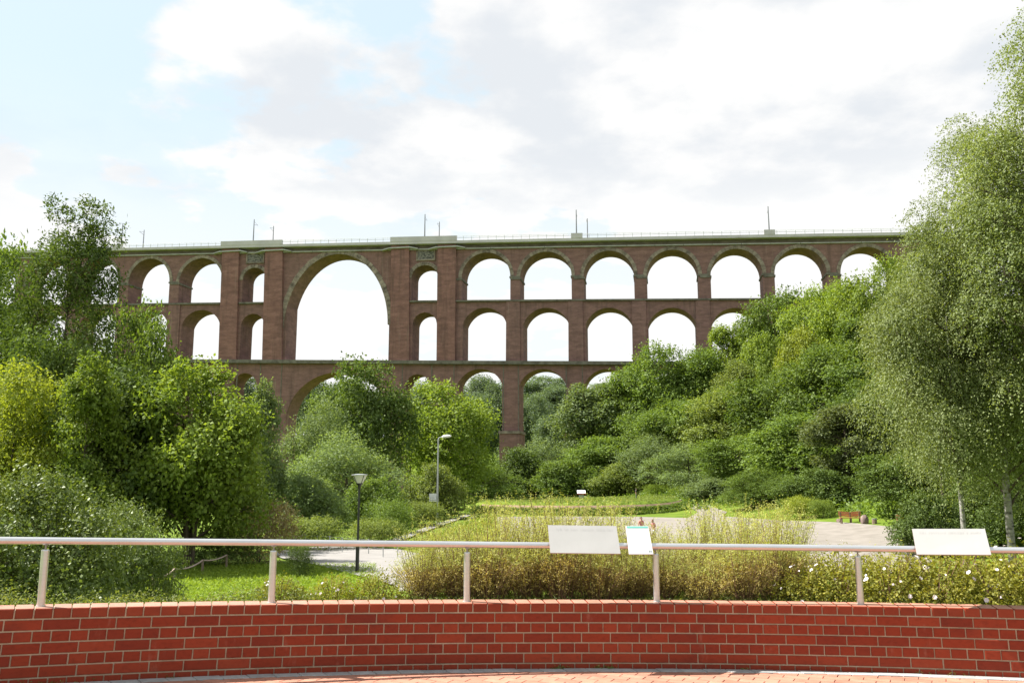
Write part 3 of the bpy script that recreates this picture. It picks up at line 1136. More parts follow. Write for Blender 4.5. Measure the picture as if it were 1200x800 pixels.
    # ledges between the storeys
    def band(name, u0, u1, fb, ft, y0, y1, mat):
        mb = MB()
        n = max(1, int((u1 - u0) / 6))
        for i in range(n):
            a = u0 + (u1 - u0) * i / n; b = u0 + (u1 - u0) * (i + 1) / n
            mb.prism([(a, fb(a)), (b, fb(b)), (b, ft(b)), (a, ft(a))], y0, y1)
        mb.build(name, mat, root)
    U = lambda x, y: vp(x, y)[0]
    band('ledge', U(-102, 424), U(1300, 424), L_lowb, L_low, -1.25, VT + .5, M['via_ledge'])
    for a, b in ((-102, 262), (281, 312), (480, 514), (534.5, 1300)):
        band('ledge', U(a, 353), U(b, 353), L_midb, L_mid, -.62, VT + .4, M['via_ledge'])
    # pilasters of the second storey and the four tall pylons
    for a, b in ((76.5, 90), (136, 150), (196, 209.8), (593.5, 609.3), (666.5, 683.3), (741.2, 757.6), (816.4, 832.9), (890.5, 907), (966.5, 983)):
        mb = MB()
        u0, u1 = U(a, 390), U(b, 390)
        mb.prism([(u0 - .1, L_low(u0)), (u1 + .1, L_low(u1)), (u1, L_midb(u1)), (u0, L_midb(u0))], -.4, .05)
        mb.build('pilaster', B, root)
    for (a, b), (c, d) in (((262, 281.5), (257.5, 278)), ((312, 332.5), (308.7, 331.3)), ((459.5, 480), (458, 480.5)), ((513.7, 535), (512.5, 534))):
        mb = MB()
        u0, u1, u2, u3 = U(c, 424), U(d, 424), U(b, 297), U(a, 297)
        mb.prism([(u0, L_low(u0)), (u1, L_low(u1)), (u2, L_deckb(u2) - .1), (u3, L_deckb(u3) - .1)], -.95, .05)
        mb.build('pylon', M['via_pylon'], root)
        cb = MB()
        w0, w1 = u3 - .35, u2 + .35
        zc = L_deckb((w0 + w1) / 2) - .75
        cb.box(w0, w1, -1.5, .0, zc - .32, zc + .02)
        cb.build('cap_slab', M['via_light'], root)
        for sg, w in ((-1, w0), (1, w1)):
            wg = MB()
            x2 = w + sg * 2.35
            vs_ = [(w, -1.5, zc - .28), (x2, -1.3, zc - .75), (x2, -1.3, zc - .5), (w, -1.5, zc + .06),
                   (w, .03, zc - .28), (x2, .03, zc - .75), (x2, .03, zc - .5), (w, .03, zc + .06)]
            wg.add(vs_, [(0, 1, 2, 3), (4, 7, 6, 5), (0, 4, 5, 1), (1, 5, 6, 2), (2, 6, 7, 3), (3, 7, 4, 0)])
            wg.build('cornice_wing', M['via_light'], root)
    # narrow grooves that mark the piers of the lowest storey
    for x in (278, 305, 330, 471.5, 506, 532, 607.5, 590, 663.5, 682.5):
        mb = MB()
        u = U(x, 440)
        mb.box(u - .12, u + .12, -.10, .02, -6, L_lowb(u) - .05)
        mb.build('pier_strip', M['via_ledge'], root)
    # pier foot
    for a, b in ((586, 609.5), (661, 684)):
        mb = MB(); u0, u1 = U(a, 508), U(b, 508); v = vp(597, 508)[1]
        mb.box(u0, u1, -1.0, VT + 1, -12, v)
        mb.build('plinth', B, root)
        mb = MB(); mb.box(u0 - .2, u1 + .2, -1.25, VT + 1.2, v + .002, v + .7); mb.build('plinth_cap', M['via_stone'], root)
    # cornice, deck and parapets
    uL, uR = U(-102, 290), U(1310, 270)
    band('frieze', uL, uR, L_corn, L_deckb, -.12, VT + .12, M['via_band'])
    n = 46
    for i in range(n):
        a = uL + (uR - uL) * i / n + .06; b = uL + (uR - uL) * (i + 1) / n - .06
        mb = MB()
        mb.prism([(a, L_cornb(a) + .04), (b, L_cornb(b) + .04), (b, L_corn(b)), (a, L_corn(a))], -.55, VT + .5)
        mb.build('cornice_slab', M['via_light'], root)
    band('deck', uL, uR, L_deckb, L_deck, -1.7, VT + 1.7, M['via_deck'])
    for a, b, ya in ((262, 333.5, 290), (459.5, 537, 285), (670, 683.3, 281), (894.5, 907.5, 277), (136, 147, 292)):
        u0, u1 = U(a, ya), U(b, ya)
        mb = MB()
        nn = max(1, int((u1 - u0) / 6))
        for i in range(nn):
            p = u0 + (u1 - u0) * i / nn; q = u0 + (u1 - u0) * (i + 1) / nn
            mb.prism([(p, L_deck(p)), (q, L_deck(q)), (q, L_rail(q) + .15), (p, L_rail(p) + .15)], -1.78, -1.35)
        mb.build('parapet_block', M['via_deck'], root)
    for yy in (-1.5, VT + 1.5):
        mb = MB()
        u = uL
        while u < uR:
            mb.box(u - .05, u + .05, yy - .05, yy + .05, L_deck(u), L_rail(u) + .02)
            u += 2.32
        k = 80
        for dz in (0.0, -.45):
            mb.tube([(uL + (uR - uL) * i / k, yy, L_rail(uL + (uR - uL) * i / k) + dz) for i in range(k + 1)], .06, 4)
        mb.build('railing', M['via_rail'], root)
    # inscription plaques
    for a, b, c, d in ((289.3, 309.7, 297.2, 308.3), (488.2, 510.2, 293.4, 305.0)):
        u0, v1 = vp(a, c); u1, v0 = vp(b, d)
        mb = MB(); mb.box(u0 + .2, u1 - .2, -.12, .05, v0 + .2, v1 - .2)
        pq = mb.build('plaque', M['plaque_dark'], root)
        mb = MB()
        w = .38
        mb.box(u0, u1, -.3, .02, v0, v0 + w); mb.box(u0, u1, -.3, .02, v1 - w, v1)
        mb.box(u0, u0 + w, -.297, .02, v0 + w, v1 - w); mb.box(u1 - w, u1, -.297, .02, v0 + w, v1 - w)
        mb.build('plaque_frame', M['via_stone'], pq)
    # catenary masts stand on the deck
    lab = {299.5: 'taller mast of the pair above the left wide parapet', 315.5: 'shorter mast of the pair above the left wide parapet',
           499: 'taller mast of the pair above the middle wide parapet', 509.5: 'shorter mast of the pair above the middle wide parapet',
           675.5: 'taller mast of the pair above the first small parapet block', 682.5: 'shorter mast of the pair above the first small parapet block',
           899.5: 'single mast above the small parapet block towards the right hillside',
           146: 'taller mast of the pair beside the tall feathery tree', 164: 'shorter mast of the pair beside the tall feathery tree'}
    for x, yt, yb, dpt in ((146, 262.5, 290, -.8), (164, 269.5, 290, VT + .8), (299.5, 258, 287, -.8), (315.5, 265, 287, VT + .8), (499, 252, 283, -.8), (509.5, 260, 283, VT + .8),
                           (675.5, 247, 281, -.8), (682.5, 256, 281, VT + .8), (899.5, 243, 277, -.8)):
        u, v1 = vp(x, yt)
        if dpt > 0:
            kk = 1 + dpt / 230
            v1 = EYE + (v1 - EYE) * kk; u = u * kk + dpt * .0
        vb = L_deck(u)
        w = V0 + VU * u + VN * dpt
        mr = thing('catenary_mast', 'thin grey railway ' + lab[x], 'mast', (w.x, w.y, vb), -VA, 'catenary masts on the viaduct')
        mb = MB()
        mb.tube([(0, 0, 0), (0, 0, v1 - vb)], [.22, .12], 6)
        mb.build('pole', M['mast'], mr)
        mb = MB()
        sg = 1 if dpt < 0 else -1
        mb.tube([(0, 0, (v1 - vb) * .80), (0, sg * 2.4, (v1 - vb) * .86)], .05, 4)
        mb.tube([(0, 0, (v1 - vb) * .92), (0, sg * 2.4, (v1 - vb) * .86)], .04, 4)
        mb.build('arm', M['mast'], mr)


build_viaduct()

# ------------------------------------------------------------------ foliage
def unit(v):
    return v / np.maximum(np.linalg.norm(v, axis=-1, keepdims=True), 1e-9)


def leaves(O, D, Ls, k, size, g, droop=0.0, wide=0.62, flat=0.5, stint=None):
    """leaf faces along sprigs: O origins, D directions, Ls sprig lengths, k leaves each"""
    n = len(O)
    t = (np.arange(k) + 0.6) / k
    T = np.tile(t, n)[:, None]
    Or, Dr, Lr = (np.repeat(a, k, axis=0) for a in (O, D, Ls[:, None]))
    pos = Or + Dr * Lr * T
    pos[:, 2:3] -= droop * Lr * T * T
    pos += g.normal(0, 1, pos.shape) * size * 0.35
    side = unit(np.cross(Dr, g.normal(0, 1, pos.shape)))
    ld = unit(Dr * 0.55 + side * 0.9 + g.normal(0, .35, pos.shape) - np.array([0, 0, .25 + droop * .5]))
    nr = unit(g.normal(0, 1, pos.shape) * (1 - flat) + np.array([0, 0, 1.0]) * flat + Dr * .4)
    w = unit(np.cross(ld, nr))
    nn = np.cross(w, ld)
    sz = size * g.uniform(.65, 1.25, (n * k, 1))
    p1 = pos + ld * sz * .45 + w * sz * wide * .5 + nn * sz * .06
    p2 = pos + ld * sz
    p3 = pos + ld * sz * .45 - w * sz * wide * .5 + nn * sz * .06
    V = np.stack([pos, p1, p2, p3], 1)
    if stint is None:
        stint = g.uniform(0, 1, n)
    tint = np.clip(np.repeat(stint, k) * .6 + g.uniform(0, .4, n * k), 0, 1)
    return V, tint


def leaf_mesh(name, parts):
    V = np.concatenate([p[0] for p in parts]); T = np.concatenate([p[1] for p in parts])
    n = len(V)
    return np_mesh(name, V.reshape(-1, 3), np.arange(n * 4).reshape(n, 4), T)


def bez(a, b, c, n):
    return [a.lerp(b, t).lerp(b.lerp(c, t), t) for t in [i / n for i in range(n + 1)]]


def tree_proto(key, seed, h, base, rx, ncl=24, cr=.36, leaf=.3, nspr=1800, k=7, spr=1.0, shape='round', droop=0.0,
               tr=None, stems=1, up=.25, twigs=4, flat=.5, lean=0.0, wide=.62, inner=.35):
    """returns (trunk mesh, crown mesh) of a tree of height h whose crown starts at base and has half width rx"""
    g = np.random.default_rng(seed)
    rr = random.Random(seed)
    rz = (h - base) / 2
    cz = (h + base) / 2
    cs, rs = [], []
    for i in range(ncl):
        d = unit(g.normal(0, 1, 3))
        f = inner + (0.86 - inner) * g.uniform() ** .6
        p = np.array([d[0] * rx * f, d[1] * rx * f, d[2] * rz * f])
        r = cr * rx * g.uniform(.7, 1.2)
        t = (p[2] + rz) / (2 * rz)
        if shape == 'cone':
            s_ = 1.15 * (1 - .82 * t); p[:2] *= s_; r *= (1.15 - .6 * t)
        elif shape == 'dome':
            p[2] = abs(p[2]) * 1.5 - rz * .6
        elif shape == 'airy':
            s_ = 1.1 - .55 * t; p[:2] *= s_; r *= (1.1 - .5 * t)
        elif shape == 'spire':
            s_ = 1.18 - .80 * t; p[:2] *= s_; r *= (1.15 - .62 * t)
        elif shape == 'bush':
            p[2] = abs(p[2]) * 1.7 - rz * .8
        elif shape == 'birch':
            s_ = 1.12 - .75 * t ** 1.6; p[:2] *= s_; r *= (1.08 - .45 * t)
        cs.append(p + np.array([lean * t * rx, 0, cz])); rs.append(r)
    # a core so that the crown is closed in the middle
    cs = np.array(cs); rs = np.array(rs)
    cnt = np.maximum(6, (rs ** 2 / np.sum(rs ** 2) * nspr)).astype(int)
    parts = []
    for p, r, n in zip(cs, rs, cnt):
        d = unit(g.normal(0, 1, (n, 3)) + np.array([0, 0, .35]))
        rad = r * g.uniform(.45, 1.0, (n, 1)) ** .6
        sq = np.array([1, 1, .8 if droop < .3 else 1.2])
        O = p + d * rad * sq
        D = unit(d * .9 + unit(p - np.array([0, 0, cz]) + 1e-6) * .5 + np.array([0, 0, up]) + g.normal(0, .45, (n, 3)))
        if droop > .3:
            D = unit(D * np.array([1, 1, .35]))
        L_ = spr * r * .5 * g.uniform(.5, 1.25, n)
        ct = g.uniform(0, .5)
        parts.append(leaves(O, D, L_, k, leaf, g, droop, wide, flat, np.clip(ct + g.uniform(0, .5, n), 0, 1)))
    av = np.concatenate([p[0].reshape(-1, 3) for p in parts])
    fz = h / np.percentile(av[:, 2], 99.8)
    fr = rx / np.percentile(np.hypot(av[:, 0], av[:, 1]), 97)
    fit = np.array([fr, fr, fz])
    parts = [(p[0] * fit, p[1]) for p in parts]
    cs = cs * fit
    rs = rs * min(fr, fz)
    crown = leaf_mesh(key + '_crown', parts)
    mb = MB()
    tr = tr or h * .018
    for sidx in range(stems):
        a = 2 * math.pi * sidx / max(1, stems) + rr.random()
        off = Vector((math.cos(a), math.sin(a), 0)) * (0 if stems == 1 else tr * 1.6)
        top = Vector((off.x * (1 if stems == 1 else 5) + lean * rx * .8, off.y * (1 if stems == 1 else 5), h * (.86 if shape in ('airy', 'cone', 'birch') else .72)))
        mid_ = Vector((off.x * 1.8 + rr.uniform(-.3, .3) * tr, off.y * 1.8, h * .4))
        b0 = Vector((off.x, off.y, -.5))
        tp = bez(b0, mid_, top, 7)
        mb.tube(tp, [tr * (1.25 - 1.1 * i / 7) * (1 if stems == 1 else .6) for i in range(8)], 7)
        for ci, (p, r) in enumerate(zip(cs, rs)):
            if ci % stems != sidx: continue
            c = Vector(p)
            f = min(.93, max(.18, (c.z - .45 * (abs(c.x) + abs(c.y)) * .7) / top.z))
            i0 = min(6, int(f * 7)); st = tp[i0].lerp(tp[i0 + 1], f * 7 - i0)
            m_ = st.lerp(c, .5) + Vector((0, 0, .12 * (c - st).length))
            lr = tr * (1.0 - .75 * f) * .55
            mb.tube(bez(st, m_, c, 4), [lr, lr * .8, lr * .6, lr * .45, lr * .3], 5, 1, cap=False)
            for q in range(twigs):
                e = c + Vector(unit(g.normal(0, 1, 3) + np.array([0, 0, .4]))) * float(r) * .85
                mb.tube([c, c.lerp(e, .5) + Vector((0, 0, .04 * r)), e], [lr * .3, lr * .2, lr * .08], 3, 1, cap=False)
    return mb.mesh(key + '_trunk', True), crown


PROTO = {}
DEBUG = False


def proto(key, *a, **kw):
    PROTO[key] = tree_proto(key, *a, **kw) + (a[1], a[3])


def plant(name, label, cat, key, px, y_top, half, Y, mat, bark='bark', group=None, rot=None, y_base=None, zs=None, wide_fac=None, crown='crown', sink=0.0):
    """a tree or bush standing on the ground at distance Y, its top and half width as the eye measures them"""
    tm, cm, h, rx = PROTO[key]
    x = (px - 600) / F * (Y / ray(px, 560).y * _c if False else Y)
    top = P(px, y_top, Y)
    x = top.x
    gz = Hs(x, Y) - sink
    hh = max(.4, top.z - gz)
    sx = half / F * Y / rx
    t = thing(name, label, cat, (x, Y, gz), rot if rot is not None else (px * 1.7 + Y) % 6.28, group)
    t.scale = (sx, sx, hh / h)
    if DEBUG: print('TREE', px, Y, 'h %.1f  r %.1f' % (hh, half / F * Y), name)
    a = obj('trunk' if cat == 'tree' else 'stem', tm, None, t)
    if not tm.materials: tm.materials.append(M['bark']); tm.materials.append(M['bark'])
    a.material_slots[0].link = 'OBJECT'; a.material_slots[0].material = M[bark]
    b = obj(crown, cm, None, t)
    if not cm.materials: cm.materials.append(M['leaf_mid'])
    b.material_slots[0].link = 'OBJECT'; b.material_slots[0].material = M[mat]
    return t


# key, seed, height, crown base, half width
proto('oak', 11, 14, 1.2, 6.2, ncl=46, cr=.28, leaf=.34, nspr=4200, k=6, spr=1.5)
proto('lime', 12, 15, 1.0, 5.6, ncl=42, cr=.30, leaf=.34, nspr=4200, k=6, shape='dome', spr=1.5)
proto('ashy', 13, 16, 1.5, 5.0, ncl=42, cr=.30, leaf=.32, nspr=4000, k=6, shape='airy', spr=1.5)
proto('willow', 14, 11, .3, 5.6, ncl=42, cr=.30, leaf=.28, nspr=4200, k=7, shape='bush', spr=1.3, up=.5, wide=.4)
proto('thorn', 15, 8, .2, 4.2, ncl=38, cr=.30, leaf=.25, nspr=3600, k=7, shape='bush', spr=1.5)
proto('maple', 21, 8.2, .5, 3.3, ncl=58, cr=.21, leaf=.17, nspr=4600, k=8, shape='airy', stems=4, spr=2.6, tr=.13, twigs=5, inner=.2)
proto('sapling', 22, 7.5, .6, 1.7, ncl=26, cr=.40, leaf=.13, nspr=2800, k=7, shape='cone', spr=1.3, tr=.07)
proto('feather', 23, 17, 2.5, 3.4, ncl=56, cr=.30, leaf=.19, nspr=4200, k=8, shape='spire', spr=1.6, tr=.17, up=.45, twigs=6, wide=.42)
proto('nearbush', 24, 3.6, .05, 2.1, ncl=44, cr=.30, leaf=.075, nspr=5600, k=7, shape='bush', spr=1.3, tr=.035, stems=5, up=.45, twigs=6)
proto('yellowtree', 25, 7, .6, 2.2, ncl=28, cr=.38, leaf=.13, nspr=3600, k=7, spr=1.3, tr=.08, inner=.2)
proto('birch', 31, 20, 1.9, 5.0, ncl=100, cr=.19, leaf=.09, nspr=13500, k=10, shape='birch', spr=2.6, droop=.85, tr=.17, twigs=5, wide=.6, inner=.3)
proto('lowbirch', 32, 12, 1.75, 3.6, ncl=70, cr=.22, leaf=.085, nspr=10000, k=10, shape='birch', spr=2.3, droop=.75, tr=.10, twigs=5, inner=.15)
proto('shrub', 33, 2.6, .05, 1.9, ncl=22, cr=.38, leaf=.10, nspr=1500, k=7, shape='bush', spr=1.4, tr=.03, stems=4, up=.5)

T = plant
# --- left side, near to far
T('bush', 'large dark glossy bush filling the lower left corner behind the railing', 'bush', 'nearbush', 62, 548, 125, 14.5, 'leaf_gloss', crown='foliage')
T('bush', 'dark leafy bush left of the lawn, its right edge behind the low rope fence', 'bush', 'nearbush', 160, 588, 62, 19, 'leaf_gloss', crown='foliage', rot=2.2)
T('yellow_tree', 'yellow green leafy tree at the left edge above the dark glossy bush', 'tree', 'yellowtree', 24, 428, 66, 36, 'leaf_yellow')
T('young_tree', 'slender bright green young tree with a thin straight stem left of the maple', 'tree', 'sapling', 108, 417, 46, 35, 'leaf_bright')
T('maple_tree', 'broad bright green maple with several stems beside the lawn', 'tree', 'maple', 234, 424, 86, 38, 'leaf_bright')
T('feathery_tree', 'tall dark feathery tree rising alone above the left treetops into the sky', 'tree', 'feather', 90, 236, 70, 45, 'leaf_dark')
T('round_tree', 'dense bright green tree cut by the left edge of the photo below the sky', 'tree', 'oak', -16, 283, 72, 52, 'leaf_mid')
T('dark_tree', 'dark green tree right of the feathery one, in front of the left viaduct arches', 'tree', 'oak', 168, 356, 60, 50, 'leaf_mid', rot=1.0)
T('dark_tree', 'dark tree low behind the yellow green one, below the feathery crown', 'tree', 'oak', 60, 395, 75, 42, 'leaf_dark', rot=4.0)
T('hedge_tree', 'dark leafy tree in the gap behind the bright young tree and the maple', 'tree', 'lime', 150, 432, 85, 38, 'leaf_dark', rot=.4)
T('small_birch', 'small slim pale green birch in front of the viaduct right of the maple', 'tree', 'sapling', 312, 446, 29, 62, 'leaf_grey')
T('pink_shrub', 'low shrub with pinkish tinted leaves at the foot of the maple', 'bush', 'shrub', 306, 583, 44, 42, 'leaf_pink', crown='foliage')
T('lone_shrub', 'small loose twiggy shrub at the edge of the lawn by the path', 'bush', 'shrub', 353, 636, 17, 34, 'leaf_dark', crown='foliage')
for px, yt, hf, Y, m, lb in [(-120, 330, 80, 62, 'leaf_mid', 'dense tree beyond the left edge of the photo, nearest the round tree'), (-230, 300, 90, 80, 'leaf_dark', 'dark tree far beyond the left edge of the photo'),
                             (-150, 420, 80, 40, 'leaf_bright', 'bright tree beyond the left edge of the photo behind the glossy bush'), (-330, 360, 90, 60, 'leaf_mid', 'outermost green tree beyond the left edge of the photo')]:
    T('edge_tree', lb, 'tree', 'oak', px, yt, hf, Y, m, group='trees beyond the left edge')
# --- middle, left of the tall lamp
T('dark_tree', 'dark round topped tree before the second narrow arch of the viaduct', 'tree', 'oak', 424, 424, 62, 112, 'leaf_dark')
T('willow_tree', 'grey green willow left of the dark round topped tree', 'tree', 'willow', 374, 466, 56, 98, 'leaf_grey')
T('willow_tree', 'broad grey green willow with silvery leaves behind the black lamp', 'tree', 'willow', 408, 505, 72, 84, 'leaf_grey', rot=2.0)
T('green_tree', 'light green tree between the dark tree and the tall viaduct pier', 'tree', 'oak', 524, 448, 64, 128, 'leaf_bright', rot=2.5)
T('olive_bush', 'round olive yellow bush behind the tall grey lamp', 'bush', 'thorn', 508, 543, 37, 98, 'leaf_olive', crown='foliage')
T('low_bush', 'pale green spreading bush left of the black lamp post', 'bush', 'thorn', 358, 556, 50, 62, 'leaf_grey', crown='foliage', rot=.7)
T('low_bush', 'green bush close behind the black lamp head, right of its post', 'bush', 'thorn', 440, 560, 40, 72, 'leaf_mid', crown='foliage', rot=2.7)
T('low_bush', 'small bright bush beside the footpath left of the white notice', 'bush', 'shrub', 462, 583, 28, 62, 'leaf_mid', crown='foliage', rot=1.7)
T('bank_shrub', 'pale grassy shrub on the bank left of the black lamp', 'bush', 'shrub', 352, 603, 52, 52, 'leaf_olive', crown='foliage')
T('bank_shrub', 'pale grassy shrub on the bank right of the black lamp', 'bush', 'shrub', 437, 606, 40, 54, 'leaf_olive', crown='foliage', rot=3.0)
T('bank_shrub', 'low olive shrub at the foot of the round olive bush by the footpath', 'bush', 'shrub', 498, 586, 32, 82, 'leaf_olive', crown='foliage', rot=1.1)
T('bank_shrub', 'low dense shrub in the shadow under the maple beside the path', 'bush', 'shrub', 258, 618, 46, 40, 'leaf_dark', crown='foliage', rot=5.1)
# --- row at the foot of the viaduct, behind the mound
row = [(566, 530, 44, 158, 'leaf_mid', 'willow', 'dark bush tree left of the mound behind the olive bush'),
       (606, 522, 42, 170, 'leaf_dark', 'thorn', 'dark bush tree below the tall viaduct pier'),
       (640, 512, 44, 178, 'leaf_grey', 'willow', 'greyish bush tree right of the tall pier foot'),
       (664, 536, 42, 162, 'leaf_mid', 'thorn', 'green bush tree behind the lectern board on the mound'),
       (716, 508, 50, 172, 'leaf_mid', 'oak', 'green tree in the middle of the row behind the mound'),
       (728, 540, 38, 158, 'leaf_olive', 'thorn', 'yellowish green bush tree behind the mound, left of the standing person'),
       (770, 505, 48, 156, 'leaf_grey', 'willow', 'grey green willow on the slope behind the standing person')]
for px, yt, hf, Y, m, k, lb in row:
    T('bush_tree', lb, 'tree', k, px, yt + 3, hf * 1.12, Y, m, group='trees along the foot of the viaduct')
hill = [(694, 446, 44, 198, 'leaf_grey', 'ashy', 'grey green tree standing before the third low arch of the viaduct'),
        (738, 428, 40, 194, 'leaf_mid', 'lime', 'leafy tree at the left end of the wooded slope'),
        (766, 402, 48, 190, 'leaf_mid', 'oak', 'big round dark green tree low on the viaduct at the slope edge'),
        (818, 404, 44, 188, 'leaf_mid', 'lime', 'round green tree right of the big round one on the slope'),
        (852, 376, 32, 190, 'leaf_bright', 'ashy', 'open light tree before the last middle arches'),
        (906, 336, 44, 186, 'leaf_mid', 'oak', 'tall tree on the crest before the upper arches, left of three'),
        (948, 336, 40, 176, 'leaf_bright', 'oak', 'bright tall tree on the crest before the upper arches'),
        (988, 326, 40, 166, 'leaf_bright', 'lime', 'bright tree on the crest at the last upper arches'),
        (1030, 300, 46, 150, 'leaf_bright', 'oak', 'bright crest tree where the viaduct meets the birches'),
        (890, 388, 30, 172, 'leaf_bright', 'thorn', 'small bright round tree below the crest'),
        (866, 418, 30, 166, 'leaf_olive', 'lime', 'yellowish tree half way up the slope'),
        (938, 380, 30, 162, 'leaf_yellow', 'thorn', 'small yellow green tree below the crest'),
        (800, 462, 48, 160, 'leaf_mid', 'oak', 'green tree in the middle of the slope above the mound'),
        (850, 452, 46, 150, 'leaf_olive', 'lime', 'olive green tree in the middle of the slope'),
        (908, 430, 52, 138, 'leaf_mid', 'oak', 'broad green tree high in the middle of the slope'),
        (966, 402, 50, 128, 'leaf_mid', 'lime', 'broad tree below the crest right of the yellow green one'),
        (1016, 366, 52, 118, 'leaf_mid', 'ashy', 'tall tree high on the slope beside the birches'),
        (760, 478, 44, 172, 'leaf_mid', 'lime', 'tree on the lower slope behind the willow'),
        (806, 515, 50, 138, 'leaf_grey', 'willow', 'grey green willow on the lower slope right of the standing person'),
        (866, 505, 52, 122, 'leaf_mid', 'oak', 'dark leafy tree on the lower slope in the middle'),
        (930, 480, 56, 104, 'leaf_mid', 'lime', 'large leafy tree on the lower slope left of the purplish one'),
        (988, 470, 46, 92, 'leaf_purple', 'ashy', 'dark purplish tree behind the wooden bench'),
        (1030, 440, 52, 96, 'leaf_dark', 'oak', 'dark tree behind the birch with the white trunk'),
        (896, 545, 44, 100, 'leaf_mid', 'willow', 'bushy tree at the foot of the slope above the bright shrubs'),
        (838, 556, 34, 118, 'leaf_grey', 'thorn', 'pale bush at the foot of the slope by the gravel path'),
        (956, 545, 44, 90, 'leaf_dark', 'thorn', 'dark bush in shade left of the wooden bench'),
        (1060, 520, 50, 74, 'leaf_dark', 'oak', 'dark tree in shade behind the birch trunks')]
for px, yt, hf, Y, m, k, lb in hill:
    T('slope_tree', lb, 'tree', k, px, yt + 4, hf * 1.12, Y, m, group='trees on the wooded slope')
# bright low shrubs along the foot of the slope
for px, yt, hf, Y, m, lb in [(776, 566, 24, 138, 'leaf_bright', 'bright low shrub right of the standing person'),
                             (806, 570, 24, 130, 'leaf_bright', 'bright low shrub where the gravel path climbs'),
                             (858, 580, 20, 112, 'leaf_mid', 'low green shrub beside the climbing gravel path'),
                             (936, 580, 24, 84, 'leaf_yellow', 'bright yellow green creeper shrub left of the wooden bench'),
                             (964, 584, 18, 82, 'leaf_bright', 'light green creeper shrub nearest the wooden bench')]:
    T('creeper_shrub', lb, 'bush', 'shrub', px, yt, hf, Y, m, crown='foliage', group='bright shrubs at the foot of the slope')
# trees beyond the viaduct seen through the low arches
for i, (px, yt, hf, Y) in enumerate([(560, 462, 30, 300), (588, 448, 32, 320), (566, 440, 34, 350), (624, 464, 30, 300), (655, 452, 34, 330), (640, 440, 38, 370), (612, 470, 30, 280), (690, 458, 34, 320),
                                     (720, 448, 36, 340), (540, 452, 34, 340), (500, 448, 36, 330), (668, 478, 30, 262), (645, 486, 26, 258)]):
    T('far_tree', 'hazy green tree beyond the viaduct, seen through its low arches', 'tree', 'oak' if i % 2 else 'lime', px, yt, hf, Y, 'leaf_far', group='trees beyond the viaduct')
# --- birches on the right
T('birch_tree', 'birch with a thin white trunk rising above the right information panel', 'tree', 'lowbirch', 1100, 262, 100, 34, 'leaf_birch', bark='bark_birch', rot=0.3)
T('birch_tree', 'tallest birch, filling the right edge up to the top of the photo', 'tree', 'birch', 1246, 0, 150, 31, 'leaf_birch', bark='bark_birch', rot=1.3)
T('birch_tree', 'birch with a short pale trunk just right of the right information panel', 'tree', 'birch', 1140, 140, 112, 35, 'leaf_birch', bark='bark_birch', rot=2.6)
T('birch_tree', 'birch behind the white trunked one, its crown over the end of the viaduct', 'tree', 'lowbirch', 1080, 266, 60, 48, 'leaf_birch', bark='bark', rot=4.0)

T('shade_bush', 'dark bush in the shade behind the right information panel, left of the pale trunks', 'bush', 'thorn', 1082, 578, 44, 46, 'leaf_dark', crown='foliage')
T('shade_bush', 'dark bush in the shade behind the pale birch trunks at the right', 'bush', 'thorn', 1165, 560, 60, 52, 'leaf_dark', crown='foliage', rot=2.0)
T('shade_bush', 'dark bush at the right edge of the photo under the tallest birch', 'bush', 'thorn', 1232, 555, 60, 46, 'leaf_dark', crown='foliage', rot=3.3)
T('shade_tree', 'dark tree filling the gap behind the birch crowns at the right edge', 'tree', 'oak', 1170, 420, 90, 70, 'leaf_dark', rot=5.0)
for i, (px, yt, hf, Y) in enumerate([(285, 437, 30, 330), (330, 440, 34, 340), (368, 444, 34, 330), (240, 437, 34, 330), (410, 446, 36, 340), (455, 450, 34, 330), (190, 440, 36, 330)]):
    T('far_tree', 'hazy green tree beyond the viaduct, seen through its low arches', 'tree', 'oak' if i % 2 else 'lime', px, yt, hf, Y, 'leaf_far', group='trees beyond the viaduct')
# ------------------------------------------------------------------ planting behind the wall
def wisp_proto(key, seed, n=70, h=.60, r=.42, shoots=34, leaf=.021):
    g = np.random.default_rng(seed)
    mb = MB()
    lo_O, lo_D, up_O, up_D = [], [], [], []
    for i in range(n + shoots):
        tall = i >= n
        a = g.uniform(0, 6.28)
        q = g.uniform() ** .6
        b = np.array([math.cos(a) * .12 * q, math.sin(a) * .12 * q, -.06])
        hh = h * g.uniform(.65, 1.0) if not tall else h * g.uniform(1.0, 1.46)
        e = np.array([math.cos(a) * r * q * (1.0 if not tall else .8), math.sin(a) * r * q * (1.0 if not tall else .8), hh * (1 - .25 * q * (not tall))])
        m = (b + e) / 2 + np.array([-math.cos(a), -math.sin(a), .6]) * .06
        pts = [b * (1 - t) ** 2 + 2 * m * t * (1 - t) + e * t * t for t in (0, .35, .7, 1)]
        mb.tube([Vector(p) for p in pts], [.0035, .003, .002, .001], 3, cap=False)
        for t in np.linspace(.3, 1, 9 if not tall else 12):
            p = b * (1 - t) ** 2 + 2 * m * t * (1 - t) + e * t * t
            d = unit((e - b) * .6 + g.normal(0, .35, 3))
            if p[2] < h * .60:
                lo_O.append(p); lo_D.append(d)
            else:
                up_O.append(p); up_D.append(d)
    A = leaves(np.array(lo_O), unit(np.array(lo_D)), g.uniform(.05, .11, len(lo_O)), 6, leaf, g, flat=.3, wide=.45)
    B = leaves(np.array(up_O), unit(np.array(up_D)), g.uniform(.05, .10, len(up_O)), 9, leaf * .85, g, flat=.3, wide=.4)
    st = mb.mesh(key + '_stems'); st.materials.append(M['twig_brown'])
    lo = leaf_mesh(key + '_lower', [A]); lo.materials.append(M['leaf_rusty'])
    up = leaf_mesh(key + '_upper', [B]); up.materials.append(M['leaf_wisp'])
    PROTO[key] = (st, lo, up)


